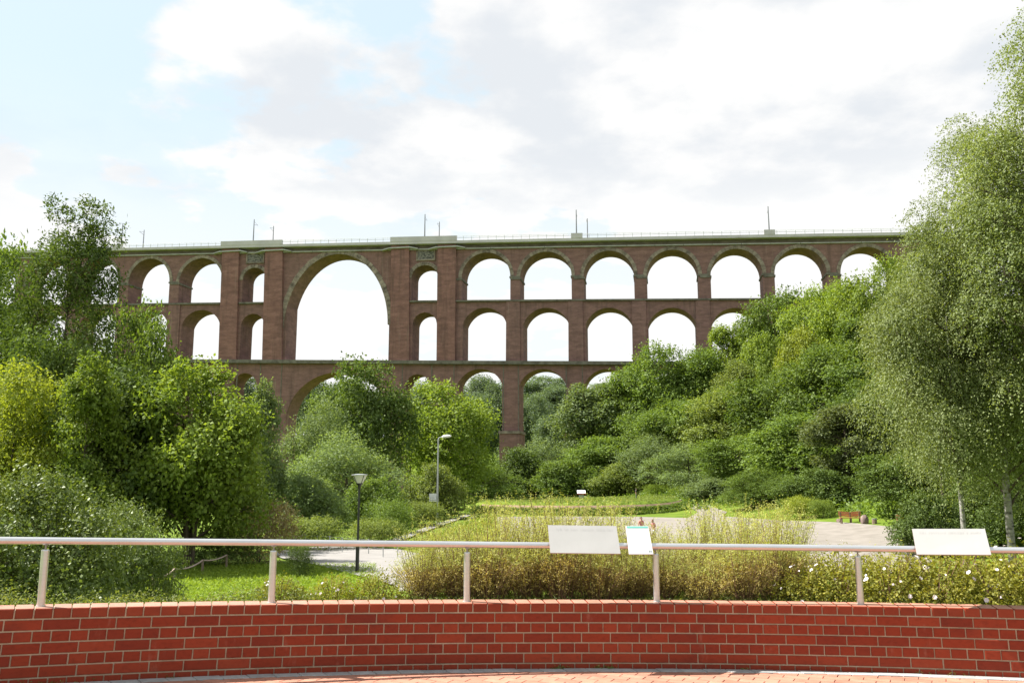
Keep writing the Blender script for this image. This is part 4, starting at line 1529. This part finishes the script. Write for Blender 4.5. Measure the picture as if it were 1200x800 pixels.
def rose_proto(key, seed, h=.46, r=.38, nf=9, leaf=.03):
    g = np.random.default_rng(seed)
    n = 420
    d = unit(g.normal(0, 1, (n, 3)) * np.array([1, 1, .8]) + np.array([0, 0, .3]))
    d[:, 2] = np.abs(d[:, 2]) * .95
    rad = g.uniform(.35, 1.0, (n, 1)) ** .6
    O = d * rad * np.array([r, r, h * .92])
    D = unit(d + np.array([0, 0, .5]) + g.normal(0, .4, (n, 3)))
    lf = leaf_mesh(key + '_foliage', [leaves(O, D, g.uniform(.06, .13, n), 7, leaf, g, flat=.45)])
    lf.materials.append(M['leaf_rose'])
    mb = MB()
    for i in range(16):
        a = g.uniform(0, 6.28); q = g.uniform(.3, 1)
        mb.tube([(0, 0, -.06), (math.cos(a) * r * q * .5, math.sin(a) * r * q * .5, h * .45), (math.cos(a) * r * q * .9, math.sin(a) * r * q * .9, h * .85)], [.006, .004, .002], 3, cap=False)
    st = mb.mesh(key + '_stems'); st.materials.append(M['twig_brown'])
    fm = MB()
    for i in range(nf):
        dd = unit(g.normal(0, 1, 3) * np.array([1, 1, .5]) + np.array([0, -.5, .75]))
        c = Vector(dd * np.array([r, r, h]) * g.uniform(.97, 1.1))
        R = g.uniform(.011, .023)
        q = Vector(dd).to_track_quat('Z', 'Y').to_matrix()
        for ring, (m, ro, tilt) in enumerate(((6, 1.0, .25), (5, .62, .65), (3, .34, 1.1))):
            for k in range(m):
                w = 2 * math.pi * (k + ring * .4) / m
                a0, a1 = w - 3.14 / m * 1.05, w + 3.14 / m * 1.05
                zt = R * ro * tilt
                p = [Vector((0, 0, 0)), Vector((math.cos(a0) * R * ro * .8, math.sin(a0) * R * ro * .8, zt * .8)), Vector((math.cos(w) * R * ro, math.sin(w) * R * ro, zt)),
                     Vector((math.cos(a1) * R * ro * .8, math.sin(a1) * R * ro * .8, zt * .8))]
                fm.face([c + q @ v for v in p])
    fl = fm.mesh(key + '_flowers'); fl.materials.append(M['petal'])
    PROTO[key] = (st, lf, fl)


for k_ in range(3):
    wisp_proto('wisp%d' % k_, 60 + k_, h=(.60, .66, .55)[k_])
    rose_proto('rose%d' % k_, 80 + k_, nf=(16, 12, 20)[k_])


def bed(name, label, cat, key, x, d, sc, group, names, kindlast=None, zsc=None):
    y = float(yw(x)) + .22 + d
    t = thing(name, label, cat, (x, y, Hs(x, y)), (x * 37 + d * 11) % 6.28, group)
    t.scale = (sc, sc, zsc or sc)
    for nm, me in zip(names, PROTO[key]):
        o = obj(nm, me, None, t)
        if nm == 'blossoms': o['kind'] = 'stuff'
    return t


r5 = random.Random(5)
n_ = 0
for d, x0, x1, stp in ((.50, -.85, 2.75, .33), (.95, -.88, 2.95, .35), (1.5, -.78, 3.2, .37), (2.0, -.55, 3.35, .40)):
    x = x0
    while x < x1:
        bed('wispy_shrub', 'brown stemmed wispy shrub with yellow green shoots, behind the middle of the wall', 'shrub', 'wisp%d' % (n_ % 3),
            x + r5.uniform(-.05, .05), d + r5.uniform(-.1, .1), r5.uniform(.9, 1.08) * (.85 if x < -.6 else 1), 'wispy shrubs behind the wall', ('stem', 'foliage', 'shoots'),
            zsc=.72 if 1.1 < x < 1.75 + .1 * d else (.76 if x < -.4 else None))
        n_ += 1
        x += stp
for x, d, sc in ((3.02, .42, .95), (3.45, .40, 1.0), (3.85, .45, 1.05), (4.3, .42, 1.0), (4.7, .40, 1.1), (3.25, .95, 1.1), (3.75, 1.0, 1.1), (4.25, .95, 1.15), (4.75, .95, 1.15), (5.15, .5, 1.1), (5.2, 1.0, 1.2), (2.72, .40, .8)):
    bed('rose_bush', 'white flowering rose bush in the hedge behind the right end of the wall', 'rose bush', 'rose%d' % (n_ % 3), x, d, sc, 'white rose hedge on the right', ('stem', 'foliage', 'blossoms'))
    n_ += 1
for x, d, sc, lb in ((-2.05, .42, .6, 'low white rose bush behind the wall, left of the black lamp foot'), (-1.62, .45, .6, 'low white rose bush behind the wall, right below the black lamp foot'),
                     (-1.2, .42, .65, 'low rose bush behind the wall at the left end of the wispy shrubs')):
    bed('rose_bush', lb, 'rose bush', 'rose%d' % (n_ % 3), x, d, sc, 'low roses left of the wispy shrubs', ('stem', 'foliage', 'blossoms'))
    n_ += 1


def scatter(name, pts, nrm_up, Lr, k, size, mat, seed, droop=0, wide=.5, flat=.4, jitter=.5):
    g = np.random.default_rng(seed)
    n = len(pts)
    D = unit(np.array([0, 0, nrm_up]) + g.normal(0, jitter, (n, 3)))
    lo, hi = Lr
    Ls = lo + (hi - lo) * g.uniform(0, 1, n) ** 1.5 if not hasattr(lo, '__len__') else g.uniform(.4, 1, n) * lo
    me = leaf_mesh(name, [leaves(np.array(pts), D, Ls, k, size, g, droop, wide, flat)])
    me.materials.append(mat)
    o = obj(name, me, None)
    return tag(o, kind='stuff')


g0 = np.random.default_rng(3)
n = 7500
x = g0.uniform(-5.6, 5.8, n); d = g0.uniform(.0, .62, n) ** 1.0
y = yw(x) + .235 + d
hx = np.where(x < -1.7, .20 + .10 * np.sin(x * 5.1) * np.sin(x * 2.3 + 1), .085)
hx = np.where(x > 2.9, .10, hx) * np.clip(.25 + d / .3, .25, 1)
pts = np.stack([x, y, H(x, y) - .01], -1)
tag(scatter('ground_cover', pts, 1.0, (hx, None), 8, .024, M['leaf_cover'], 4), 'low leafy creeping ground cover along the back of the brick wall', 'ground cover')
# ivy and weeds on the front slope of the mound
n = 9000
a = g0.uniform(-3.0, -.12, n); r = g0.uniform(.927, .998, n)
x = 9 + 15.5 * r * np.cos(a); y = 119.5 + 14.5 * r * np.sin(a)
tag(scatter('mound_ivy', np.stack([x, y, H(x, y)], -1), .9, (.12, .34), 5, .2, M['leaf_mid'], 6), 'dark green creeping plants on the front slope of the grassy mound', 'ground cover')
n = 7000
a = g0.uniform(0, 6.283, n); r = .88 * np.sqrt(g0.uniform(0, 1, n))
x = 9 + 15.5 * r * np.cos(a); y = 119.5 + 14.5 * r * np.sin(a)
tag(scatter('mound_grass', np.stack([x, y, H(x, y)], -1), 1.0, (.05, .16), 4, .16, M['leaf_olive'], 16), 'straw green grass on the flat top of the mound', 'grass')
# grass


def grass(name, x0, x1, y0, y1, n, L, size, seed, mask=None):
    g = np.random.default_rng(seed)
    y = g.uniform(y0, y1, n); x = g.uniform(0, 1, n) * (x1(y) - x0(y)) + x0(y)
    if mask is not None:
        k = mask(x, y); x, y = x[k], y[k]
    p = np.stack([x, y, H(x, y) - .01], -1)
    return scatter(name, p, 1.2, L, 3, size, M['leaf_grass'], seed, wide=.22, flat=0.0, jitter=.35)


tag(grass('lawn_grass', lambda y: -.42 * y, lambda y: -.135 * y - .8 * (y - 20) / 20, 17, 40, 26000, (.03, .10), .13, 41), 'short bright lawn grass left of the asphalt path', 'grass')
tag(grass('meadow_grass', lambda y: -6.9 + (y - 56) * .07, lambda y: -.03 * y + 1.0, 58, 108, 14000, (.04, .14), .22, 42), 'bright meadow grass between the footpath and the gravel', 'grass')
# undergrowth of the wooded slope
n = 26000
y = g0.uniform(62, 215, n)
tl = TOE0[0] + (TOE1[0] - TOE0[0]) * (y - TOE0[1]) / (TOE1[1] - TOE0[1])
x = tl + np.where(y < 105, 8.0, 4.0) + g0.uniform(0, 62, n) ** 1.0 * np.clip((y - 40) / 60, .3, 1)
tag(scatter('undergrowth', np.stack([x, y, H(x, y)], -1), .8, (.3, 1.3), 5, .42, M['leaf_mid'], 7), 'leafy undergrowth on the ground of the wooded slope', 'undergrowth')
n = 9000
y = g0.uniform(150, 230, n); x = g0.uniform(-60, 14, n)
tag(scatter('undergrowth', np.stack([x, y, H(x, y)], -1), .8, (.4, 1.6), 5, .5, M['leaf_mid'], 8), 'leafy undergrowth at the foot of the viaduct', 'undergrowth')
# small weeds in the joint at the foot of the wall
pts = []
for px, w_, k in ((655, 10, 26), (708, 14, 40), (660, 6, 10), (868, 4, 8), (60, 60, 24), (205, 10, 8), (1090, 60, 14)):
    for i in range(k):
        s_ = s_of_px(px + r5.gauss(0, w_ * .5))
        p, t, nn = wat(s_)
        q = p - nn * r5.uniform(.006, .03)
        pts.append((q.x, q.y, float(zfloor(q.x, q.y)) - .004))
tag(scatter('joint_weeds', pts, .7, (.015, .05), 5, .016, M['leaf_cover'], 9), 'tiny weeds growing in the joint at the foot of the wall', 'weeds')


# tall flower stalks
def stalk(px, py, h, Y_hint=None):
    p = PG(px, py)
    return p


sb = MB(); so, sd = [], []
for px, py, hp in ((459, 622, 15), (468, 621, 18), (474, 620, 14), (484, 619, 17), (490, 617, 14), (500, 612, 12), (547, 600, 18), (552, 598, 14), (557, 600, 16), (590, 602, 12), (611, 602, 11), (624, 602, 10), (648, 603, 12), (660, 603, 13),
                   (702, 603, 13), (728, 603, 14), (733, 602, 16), (770, 603, 12), (873, 603, 24), (896, 606, 17), (902, 606, 14)):
    p = PG(px, py)
    h_ = hp * p.y / 1000
    e = p + Vector((r5.uniform(-.2, .2) * h_, 0, h_))
    sb.tube([p, p.lerp(e, .5), e], [.03, .025, .01], 4, cap=False)
    for k in range(26):
        so.append(np.array(p.lerp(e, r5.uniform(.15, 1)))); sd.append(unit(np.array([r5.gauss(0, .6), r5.gauss(0, .6), 1.0])))
g1 = np.random.default_rng(77)
me = leaf_mesh('flower_stalks', [leaves(np.array(so), np.array(sd), g1.uniform(.1, .25, len(so)), 5, .12, g1)])
me.materials.append(M['leaf_wisp'])
tag(obj('flower_stalks', me, None), 'pale yellow wild flower stalks standing along the footpath and the mound', 'wild flowers', kind='stuff')


# ------------------------------------------------------------------ lamps, notices, fences, bench, rocks
def park_lamp():
    b = PG(418.3, 672)
    h = P(421, 555, b.y).z - b.z
    t = thing('park_lamp', 'black park lamp with a white cone shaped lantern beside the asphalt path', 'lamp', b)
    Y = b.y / 1000
    mb = MB()
    mb.lathe([(.075, -.1), (.075, 1.15), (.048, 1.2), (.042, h - 17 * Y), (.042, h - 16.5 * Y)], 14)
    mb.build('pole', M['black_paint'], t)
    mb = MB()
    mb.lathe([(.05, h - 17 * Y), (.075, h - 13.5 * Y), (.14, h - 11 * Y), (.14, h - 10.5 * Y)], 16)
    mb.build('collar', M['black_paint'], t)
    mb = MB()
    mb.lathe([(.135, h - 10.5 * Y), (.30, h - 1.6 * Y)], 18)
    mb.build('lantern', M['frosted'], t)
    for k in range(4):
        w = math.pi / 4 + k * math.pi / 2
        mb = MB()
        mb.tube([(math.cos(w) * .14, math.sin(w) * .14, h - 10.6 * Y), (math.cos(w) * .31, math.sin(w) * .31, h - 1.5 * Y)], .012, 5)
        mb.build('strut', M['black_paint'], t)
    mb = MB()
    mb.lathe([(.30, h - 1.6 * Y), (.345, h - 1.5 * Y), (.345, h - .8 * Y), (.10, h)], 20)
    mb.build('lamp_cap', M['galv'], t)


def street_lamp():
    b = PG(512.3, 613)
    Y = b.y / 1000
    h = P(514, 514, b.y).z - b.z
    t = thing('street_lamp', 'tall grey street lamp with one curved head beside the footpath', 'lamp', b)
    mb = MB(); mb.tube([(0, 0, -.2), (0, 0, 1.0), (0, 0, 1.02), (0, 0, h)], [.13, .13, .10, .07], 10); mb.build('pole', M['galv'], t)
    mb = MB()
    mb.tube([(0, 0, h - .02), (.06, 0, h + .12), (.35, 0, h + .2)], [.05, .045, .045], 8)
    mb.build('arm', M['galv'], t)
    bm = bmesh.new()
    bmesh.ops.create_uvsphere(bm, u_segments=14, v_segments=8, radius=1)
    for v in bm.verts:
        v.co.x = v.co.x * .52 * (1 + .12 * v.co.x); v.co.y *= .2
        v.co.z *= .20 if v.co.z > 0 else .12
        v.co.z += .10 * v.co.x
    me = bpy.data.meshes.new('lamp_head'); bm.to_mesh(me); bm.free()
    me.polygons.foreach_set('use_smooth', [True] * len(me.polygons))
    me.materials.append(M['white'])
    o = obj('lamp_head', me, None, t, (.78, 0, h + .22))
    # the white notice on its pole
    z0, z1 = P(507, 587.5, b.y).z - b.z, P(507, 578, b.y).z - b.z
    s2 = thing('notice_sign', 'small white notice plate fixed to the left of the tall grey lamp pole', 'sign', b + Vector((0, 0, 0)))
    mb = MB(); mb.box(-9.6 * Y, -.10, -.03, 0, z0, z1); mb.build('plate', M['white'], s2)
    mb = MB(); mb.box(-.12, .1, -.035, -.02 + .0, (z0 + z1) / 2 - .05, (z0 + z1) / 2 + .05); mb.build('clamp', M['galv'], s2)
    mb = MB(); mb.box(-9.2 * Y, -.16, -.034, -.031, z0 + .12, z0 + .2)
    mb.box(-9.2 * Y, -.3, -.034, -.031, z0 + .36, z0 + .42); mb.build('faded_line', M['print_grey'], s2)
    mb = MB(); mb.box(-.45, -.18, -.15, .02, z0 - .42, z0 - .03); mb.build('small_box', M['black_paint'], s2)


def rope_fence():
    t = thing('rope_fence', 'low sagging rope fence on short wooden posts at the left edge of the lawn', 'fence', PG(237.5, 671))
    o0 = t.location.copy()
    tops = []
    for px, yb, yt in ((180, 690, 676), (204.5, 680, 666), (237.5, 671.5, 656), (265.5, 666.5, 650)):
        p = PG(px, yb)
        q = P(px, yt, p.y)
        mb = MB(); mb.tube([p - o0 - Vector((0, 0, .2)), q - o0 + Vector((0, 0, .03))], [.05, .045], 8)
        mb.build('post', M['post_wood'], t)
        tops.append(q - o0)
    for a, b in zip(tops[:-1], tops[1:]):
        m_ = a.lerp(b, .5) - Vector((0, 0, .22 * (b - a).length * .35))
        mb = MB(); mb.tube(bez(a, m_, b, 8), .028, 6)
        mb.build('rope', M['rope'], t)


def wire_fence():
    t = thing('wire_fence', 'thin grey metal posts with wires along the far side of the asphalt path', 'fence', PG(401, 652))
    o0 = t.location.copy()
    last = None
    for px, yb, yt in ((346, 646, 627), (358, 645.5, 626), (372, 646, 627), (386.5, 647, 627.5), (401, 648, 629), (432, 650, 631), (449, 654, 634), (466, 653, 634)):
        p = PG(px, yb)
        q = P(px, yt, p.y)
        mb = MB(); mb.tube([p - o0 - Vector((0, 0, .15)), q - o0], .025, 6)
        mb.build('post', M['galv'], t)
        if last:
            mb = MB()
            for f in (.95, .55):
                mb.tube([last[0].lerp(last[1], f) - o0, p.lerp(q, f) - o0], .006, 3)
            mb.build('wire', M['galv'], t)['kind'] = 'stuff'
        last = (p, q)


def bench():
    p = PG(997, 612.5)
    u = p.y / 1000
    t = thing('wooden_bench', 'wide orange brown wooden bench left of the pale boulder, under dark trees', 'bench', p, -.12)
    w = 12.2 * u
    for i, (x0, x1, sl) in enumerate(((-w, -.15 * u, -.05), (.15 * u, w, .05))):
        for k, (y0, z0, dy) in enumerate(((.0, .42, .12), (.14, .43, .12), (.28, .44, .12))):
            mb = MB(); mb.box(x0, x1, -.3 + y0, -.3 + y0 + dy, z0, z0 + .045); mb.build('seat_slat', M['bench_wood'], t)
        for k in range(3):
            mb = MB()
            zz = .56 + k * .14
            vs = [(x0, .16 + k * .03, zz - sl), (x1, .16 + k * .03, zz + sl), (x1, .2 + k * .03, zz + sl), (x0, .2 + k * .03, zz - sl)]
            vs += [(a, b + .015, c + .125) for a, b, c in vs]
            mb.add(vs, [(3, 2, 1, 0), (4, 5, 6, 7), (0, 1, 5, 4), (1, 2, 6, 5), (2, 3, 7, 6), (3, 0, 4, 7)])
            mb.build('back_slat', M['bench_wood'], t)
    for x in (-w * .85, 0, w * .85):
        mb = MB()
        mb.box(x - .05, x + .05, -.28, -.2, -.1, .418); mb.box(x - .05, x + .05, .1, .155, -.1, .92); mb.box(x - .045, x + .045, -.2, .1, .34, .417)
        mb.build('leg', M['post_wood'], t)


def rock(name, label, px, yb, w_px, h_px, seed, mat='rock'):
    p = PG(px, yb)
    u = p.y / 1000
    bm = bmesh.new()
    bmesh.ops.create_icosphere(bm, subdivisions=3, radius=1)
    g = random.Random(seed)
    dirs = [Vector((g.gauss(0, 1), g.gauss(0, 1), g.gauss(0, 1))).normalized() for _ in range(16)]
    cut = [g.uniform(.62, .95) for _ in dirs]
    for v in bm.verts:
        c = v.co.copy()
        for d_, k in zip(dirs, cut):
            e = c.dot(d_) - k
            if e > 0: c -= d_ * e
        v.co = Vector((c.x * w_px * u * .56, c.y * w_px * u * .5, max(-.1, (c.z + .55) * h_px * u * .62)))
    me = bpy.data.meshes.new(name); bm.to_mesh(me); bm.free()
    me.materials.append(M[mat])
    o = obj(name, me, None, None, p)
    return tag(o, label, 'rock')


def lectern_board():
    p = Vector((80 / F * 126, 126, Hs(80 / F * 126, 126)))
    u = p.y / 1000
    t = thing('lectern_board', 'small slanted information board with white top on a low foot, on the mound', 'sign', p)
    h = P(680, 574, p.y).z - p.z
    mb = MB(); mb.box(-2.6 * u, 2.6 * u, -.12, .12, -.1, h - 3.4 * u); mb.build('foot', M['galv'], t)
    mb = MB()
    vs = [(-4.8 * u, -.35, h - 3.6 * u), (4.8 * u, -.35, h - 3.6 * u), (4.8 * u, .35, h), (-4.8 * u, .35, h)]
    vs += [(a, b, c - .12) for a, b, c in vs]
    mb.add(vs, [(0, 1, 2, 3), (7, 6, 5, 4), (0, 4, 5, 1), (1, 5, 6, 2), (2, 6, 7, 3), (3, 7, 4, 0)])
    mb.build('board', M['white'], t)
    mb = MB(); mb.box(-4.9 * u, 4.9 * u, -.42, -.352, h - 5.0 * u, h - 3.55 * u); mb.build('red_border', M['red_board'], t)


park_lamp(); street_lamp(); rope_fence(); wire_fence(); bench(); lectern_board()
rock('boulder', 'upright pinkish boulder beside the right end of the wooden bench', 1013.5, 613.5, 8.5, 11, 3)
rock('small_rock', 'small pale grey rock at the left end of the wooden bench', 983, 611.5, 6, 5, 5)
rock('flat_rock', 'flat pale rock under the hanging birch branches right of the bench', 1070, 616, 13, 6, 8)
def orange_seat():
    p = PG(1058, 615.5); u = p.y / 1000
    t = thing('low_bench', 'second orange wooden bench half hidden by hanging birch branches', 'bench', p, -.2)
    for k in range(3):
        mb = MB(); mb.box(-6 * u, 6 * u, -.25 + k * .16, -.12 + k * .16, .42, .465); mb.build('seat_slat', M['bench_wood'], t)
    for k in range(2):
        mb = MB(); mb.box(-6 * u, 6 * u, .24 + k * .03, .28 + k * .03, .55 + k * .17, .69 + k * .17); mb.build('back_slat', M['bench_wood'], t)
    for x in (-5 * u, 5 * u):
        mb = MB(); mb.box(x - .05, x + .05, -.22, -.14, -.1, .418); mb.box(x - .05, x + .05, .285, .345, -.1, .85); mb.build('leg', M['post_wood'], t)
orange_seat()
def stump():
    p = PG(1025, 613.5)
    t = thing('short_post', 'short grey wooden post right of the pinkish boulder', 'post', p)
    mb = MB(); mb.lathe([(.21, -.1), (.20, .36), (.17, .40)], 10); mb.build('post_body', M['post_wood'], t)
    mb = MB(); mb.lathe([(.22, .401), (.22, .43)], 10); mb.build('post_cap', M['galv'], t)
stump()


# ------------------------------------------------------------------ people
def skin_mesh(name, V, E, mats, parent, sub=1):
    me = bpy.data.meshes.new(name)
    me.from_pydata([v[0] for v in V], [], [])
    me.edges.add(len(E)); me.edges.foreach_set('vertices', [i for e in E for i in e])
    me.update()
    o = obj(name, me, mats, parent)
    sk = o.modifiers.new('skin', 'SKIN')
    if not me.skin_vertices:
        return o
    for i, v in enumerate(V):
        r = v[1]
        me.skin_vertices[0].data[i].radius = (r, r) if not hasattr(r, '__len__') else r
    me.skin_vertices[0].data[0].use_root = True
    sk.use_smooth_shade = True
    ss = o.modifiers.new('smooth', 'SUBSURF'); ss.levels = sub; ss.render_levels = sub
    return o


def person(label, pos, h, face, top, legs, hair, lean=0.0, arm=(0.15, 0.12), stride=.10, skirt=False, hairlong=False):
    t = thing('person', label, 'person', pos, face)
    k = h / 1.7
    def v(x, y, z): return (x * k, y * k + lean * max(0, z - .9) * k, z * k)
    V = [(v(0, 0, .93), (.15 * k, .10 * k)), (v(0, 0, 1.12), (.125 * k, .085 * k)), (v(0, 0, 1.32), (.15 * k, .095 * k)), (v(0, 0, 1.43), (.075 * k, .06 * k)), (v(0, -.01, 1.49), .05 * k),
         (v(0, -.022, 1.545), (.082 * k, .098 * k)), (v(0, -.015, 1.615), (.092 * k, .112 * k)), (v(0, -.008, 1.672), (.075 * k, .092 * k))]
    E = [(0, 1), (1, 2), (2, 3), (3, 4), (4, 5), (5, 6), (6, 7)]
    for sg, fw in ((-1, arm[0]), (1, arm[1])):
        i = len(V)
        V += [(v(sg * .17, 0, 1.385), .05 * k), (v(sg * .235, .02, 1.12), .04 * k), (v(sg * .25, -fw, .90), .028 * k), (v(sg * .252, -fw - .02, .85), (.022 * k, .034 * k))]
        E += [(3, i), (i, i + 1), (i + 1, i + 2), (i + 2, i + 3)]
        for q, (dy, ln) in enumerate(((-.03, .065), (-.011, .078), (.009, .073), (.027, .055))):
            j = len(V)
            V += [(v(sg * .253, -fw - .02 + dy, .805), .0095 * k), (v(sg * .246, -fw - .03 + dy, .805 - ln), .0075 * k)]
            E += [(i + 3, j), (j, j + 1)]
        j = len(V)
        V += [(v(sg * .24, -fw - .06, .835), .011 * k), (v(sg * .235, -fw - .075, .795), .009 * k)]
        E += [(i + 3, j), (j, j + 1)]
    for sg in (-1, 1):
        i = len(V)
        y = sg * stride
        V += [(v(sg * .095, 0, .86), .085 * k), (v(sg * .10, -.02 + y * .5, .48), .055 * k), (v(sg * .10, y, .09), .035 * k), (v(sg * .10, y - .03, .035), .036 * k), (v(sg * .105, y - .15, .025), .03 * k)]
        E += [(0, i), (i, i + 1), (i + 1, i + 2), (i + 2, i + 3), (i + 3, i + 4)]
    skin_mesh('body', V, E, M['skin'], t)
    # clothes: skinned a little larger
    g_ = .016 * k
    W_ = [(v(0, 0, .88), (.15 * k, .112 * k)), (V[1][0], (.14 * k, .10 * k)), (V[2][0], (.165 * k, .11 * k)), (v(0, 0, 1.42), (.085 * k, .072 * k))]
    EE = [(0, 1), (1, 2), (2, 3)]
    for sg in (-1, 1):
        i = len(W_)
        W_ += [(v(sg * .17, 0, 1.385), .064 * k), (v(sg * .212, .012, 1.21), .055 * k)]
        EE += [(3, i), (i, i + 1)]
    skin_mesh('shirt', W_, EE, top, t)
    W_ = [(v(0, 0, .95), (.158 * k, .115 * k)), (v(0, 0, .87), (.16 * k, .118 * k))]
    EE = [(0, 1)]
    for sg in (-1, 1):
        i = len(W_); y = sg * stride
        if skirt:
            W_ += [(v(sg * .095, 0, .80), .105 * k), (v(sg * .105, y * .3, .56), .10 * k)]
            EE += [(1, i), (i, i + 1)]
        else:
            W_ += [(v(sg * .095, 0, .82), .10 * k), (v(sg * .10, -.02 + y * .5, .48), .073 * k), (v(sg * .10, y, .10), .058 * k)]
            EE += [(1, i), (i, i + 1), (i + 1, i + 2)]
    skin_mesh('shorts' if skirt else 'trousers', W_, EE, legs, t)
    bm = bmesh.new()
    bmesh.ops.create_uvsphere(bm, u_segments=16, v_segments=12, radius=1)
    for q in bm.verts:
        x, y, z = q.co.x * .090, q.co.y * .108, q.co.z * .098
        if hairlong and y > -.01 and z < 0: z *= 2.1
        q.co = v(x, y + .008, z + 1.625)
    bmesh.ops.delete(bm, geom=[q for q in bm.verts if q.co.y - lean * max(0, q.co.z / k - .9) * k < -.045 * k and q.co.z < 1.655 * k], context='VERTS')
    me = bpy.data.meshes.new('hair'); bm.to_mesh(me); bm.free()
    me.polygons.foreach_set('use_smooth', [True] * len(me.polygons))
    obj('hair', me, hair, t)
    for sg in (-1, 1):
        mb = MB(); mb.lathe([(.002, -.008 * k), (.009 * k, 0), (.002, .008 * k)], 6, c=v(sg * .032, -.098, 1.60)); mb.build('eye', M['hair'], t)
        y = sg * stride
        skin_mesh('shoe', [(v(sg * .10, y + .03, .045), .045 * k), (v(sg * .103, y - .06, .04), .045 * k), (v(sg * .107, y - .16, .032), .036 * k)], [(0, 1), (1, 2)], M['shoe'], t)
    mb = MB(); mb.add([v(-.014, -.098, 1.56), v(.014, -.098, 1.56), v(0, -.128, 1.562), v(0, -.10, 1.602)], [(0, 1, 2), (0, 2, 3), (1, 3, 2), (0, 3, 1)]); mb.build('nose', M['skin'], t)
    mb = MB(); mb.add([v(-.022, -.098, 1.527), v(.022, -.098, 1.527), v(.022, -.098, 1.535), v(-.022, -.098, 1.535), v(0, -.108, 1.527), v(0, -.108, 1.535)], [(0, 4, 5, 3), (4, 1, 2, 5)])
    mb.build('mouth', M['hair_red'], t)
    return t


def at_px(px, Y, ytop, h):
    x = P(px, 600, Y).x
    return Vector((x, Y, Hs(x, Y)))


Yp = 64
zt = P(751, 605.2, Yp).z
b = at_px(751, Yp, 0, 0)
person('person in a pink top with dark hair on the gravel, left of two', b, zt - b.z, .5, M['cloth_pink'], M['cloth_white'], M['hair'], skirt=True, arm=(.05, .16))
zt = P(766, 608.3, Yp).z
b = at_px(766, Yp, 0, 0)
person('person with reddish brown hair on the gravel, right of two', b, zt - b.z, -.9, M['cloth_pink'], M['cloth_white'], M['hair_red'], skirt=True, lean=-.25, arm=(.22, .2), hairlong=True)
b = PG(745.5, 584.2)
person('person in dark blue clothes standing on the mound path before the bright shrubs', b, 11.8 * b.y / 1000, 1.2, M['cloth_dark'], M['cloth_jeans'], M['hair'], arm=(.02, .05), stride=.06)
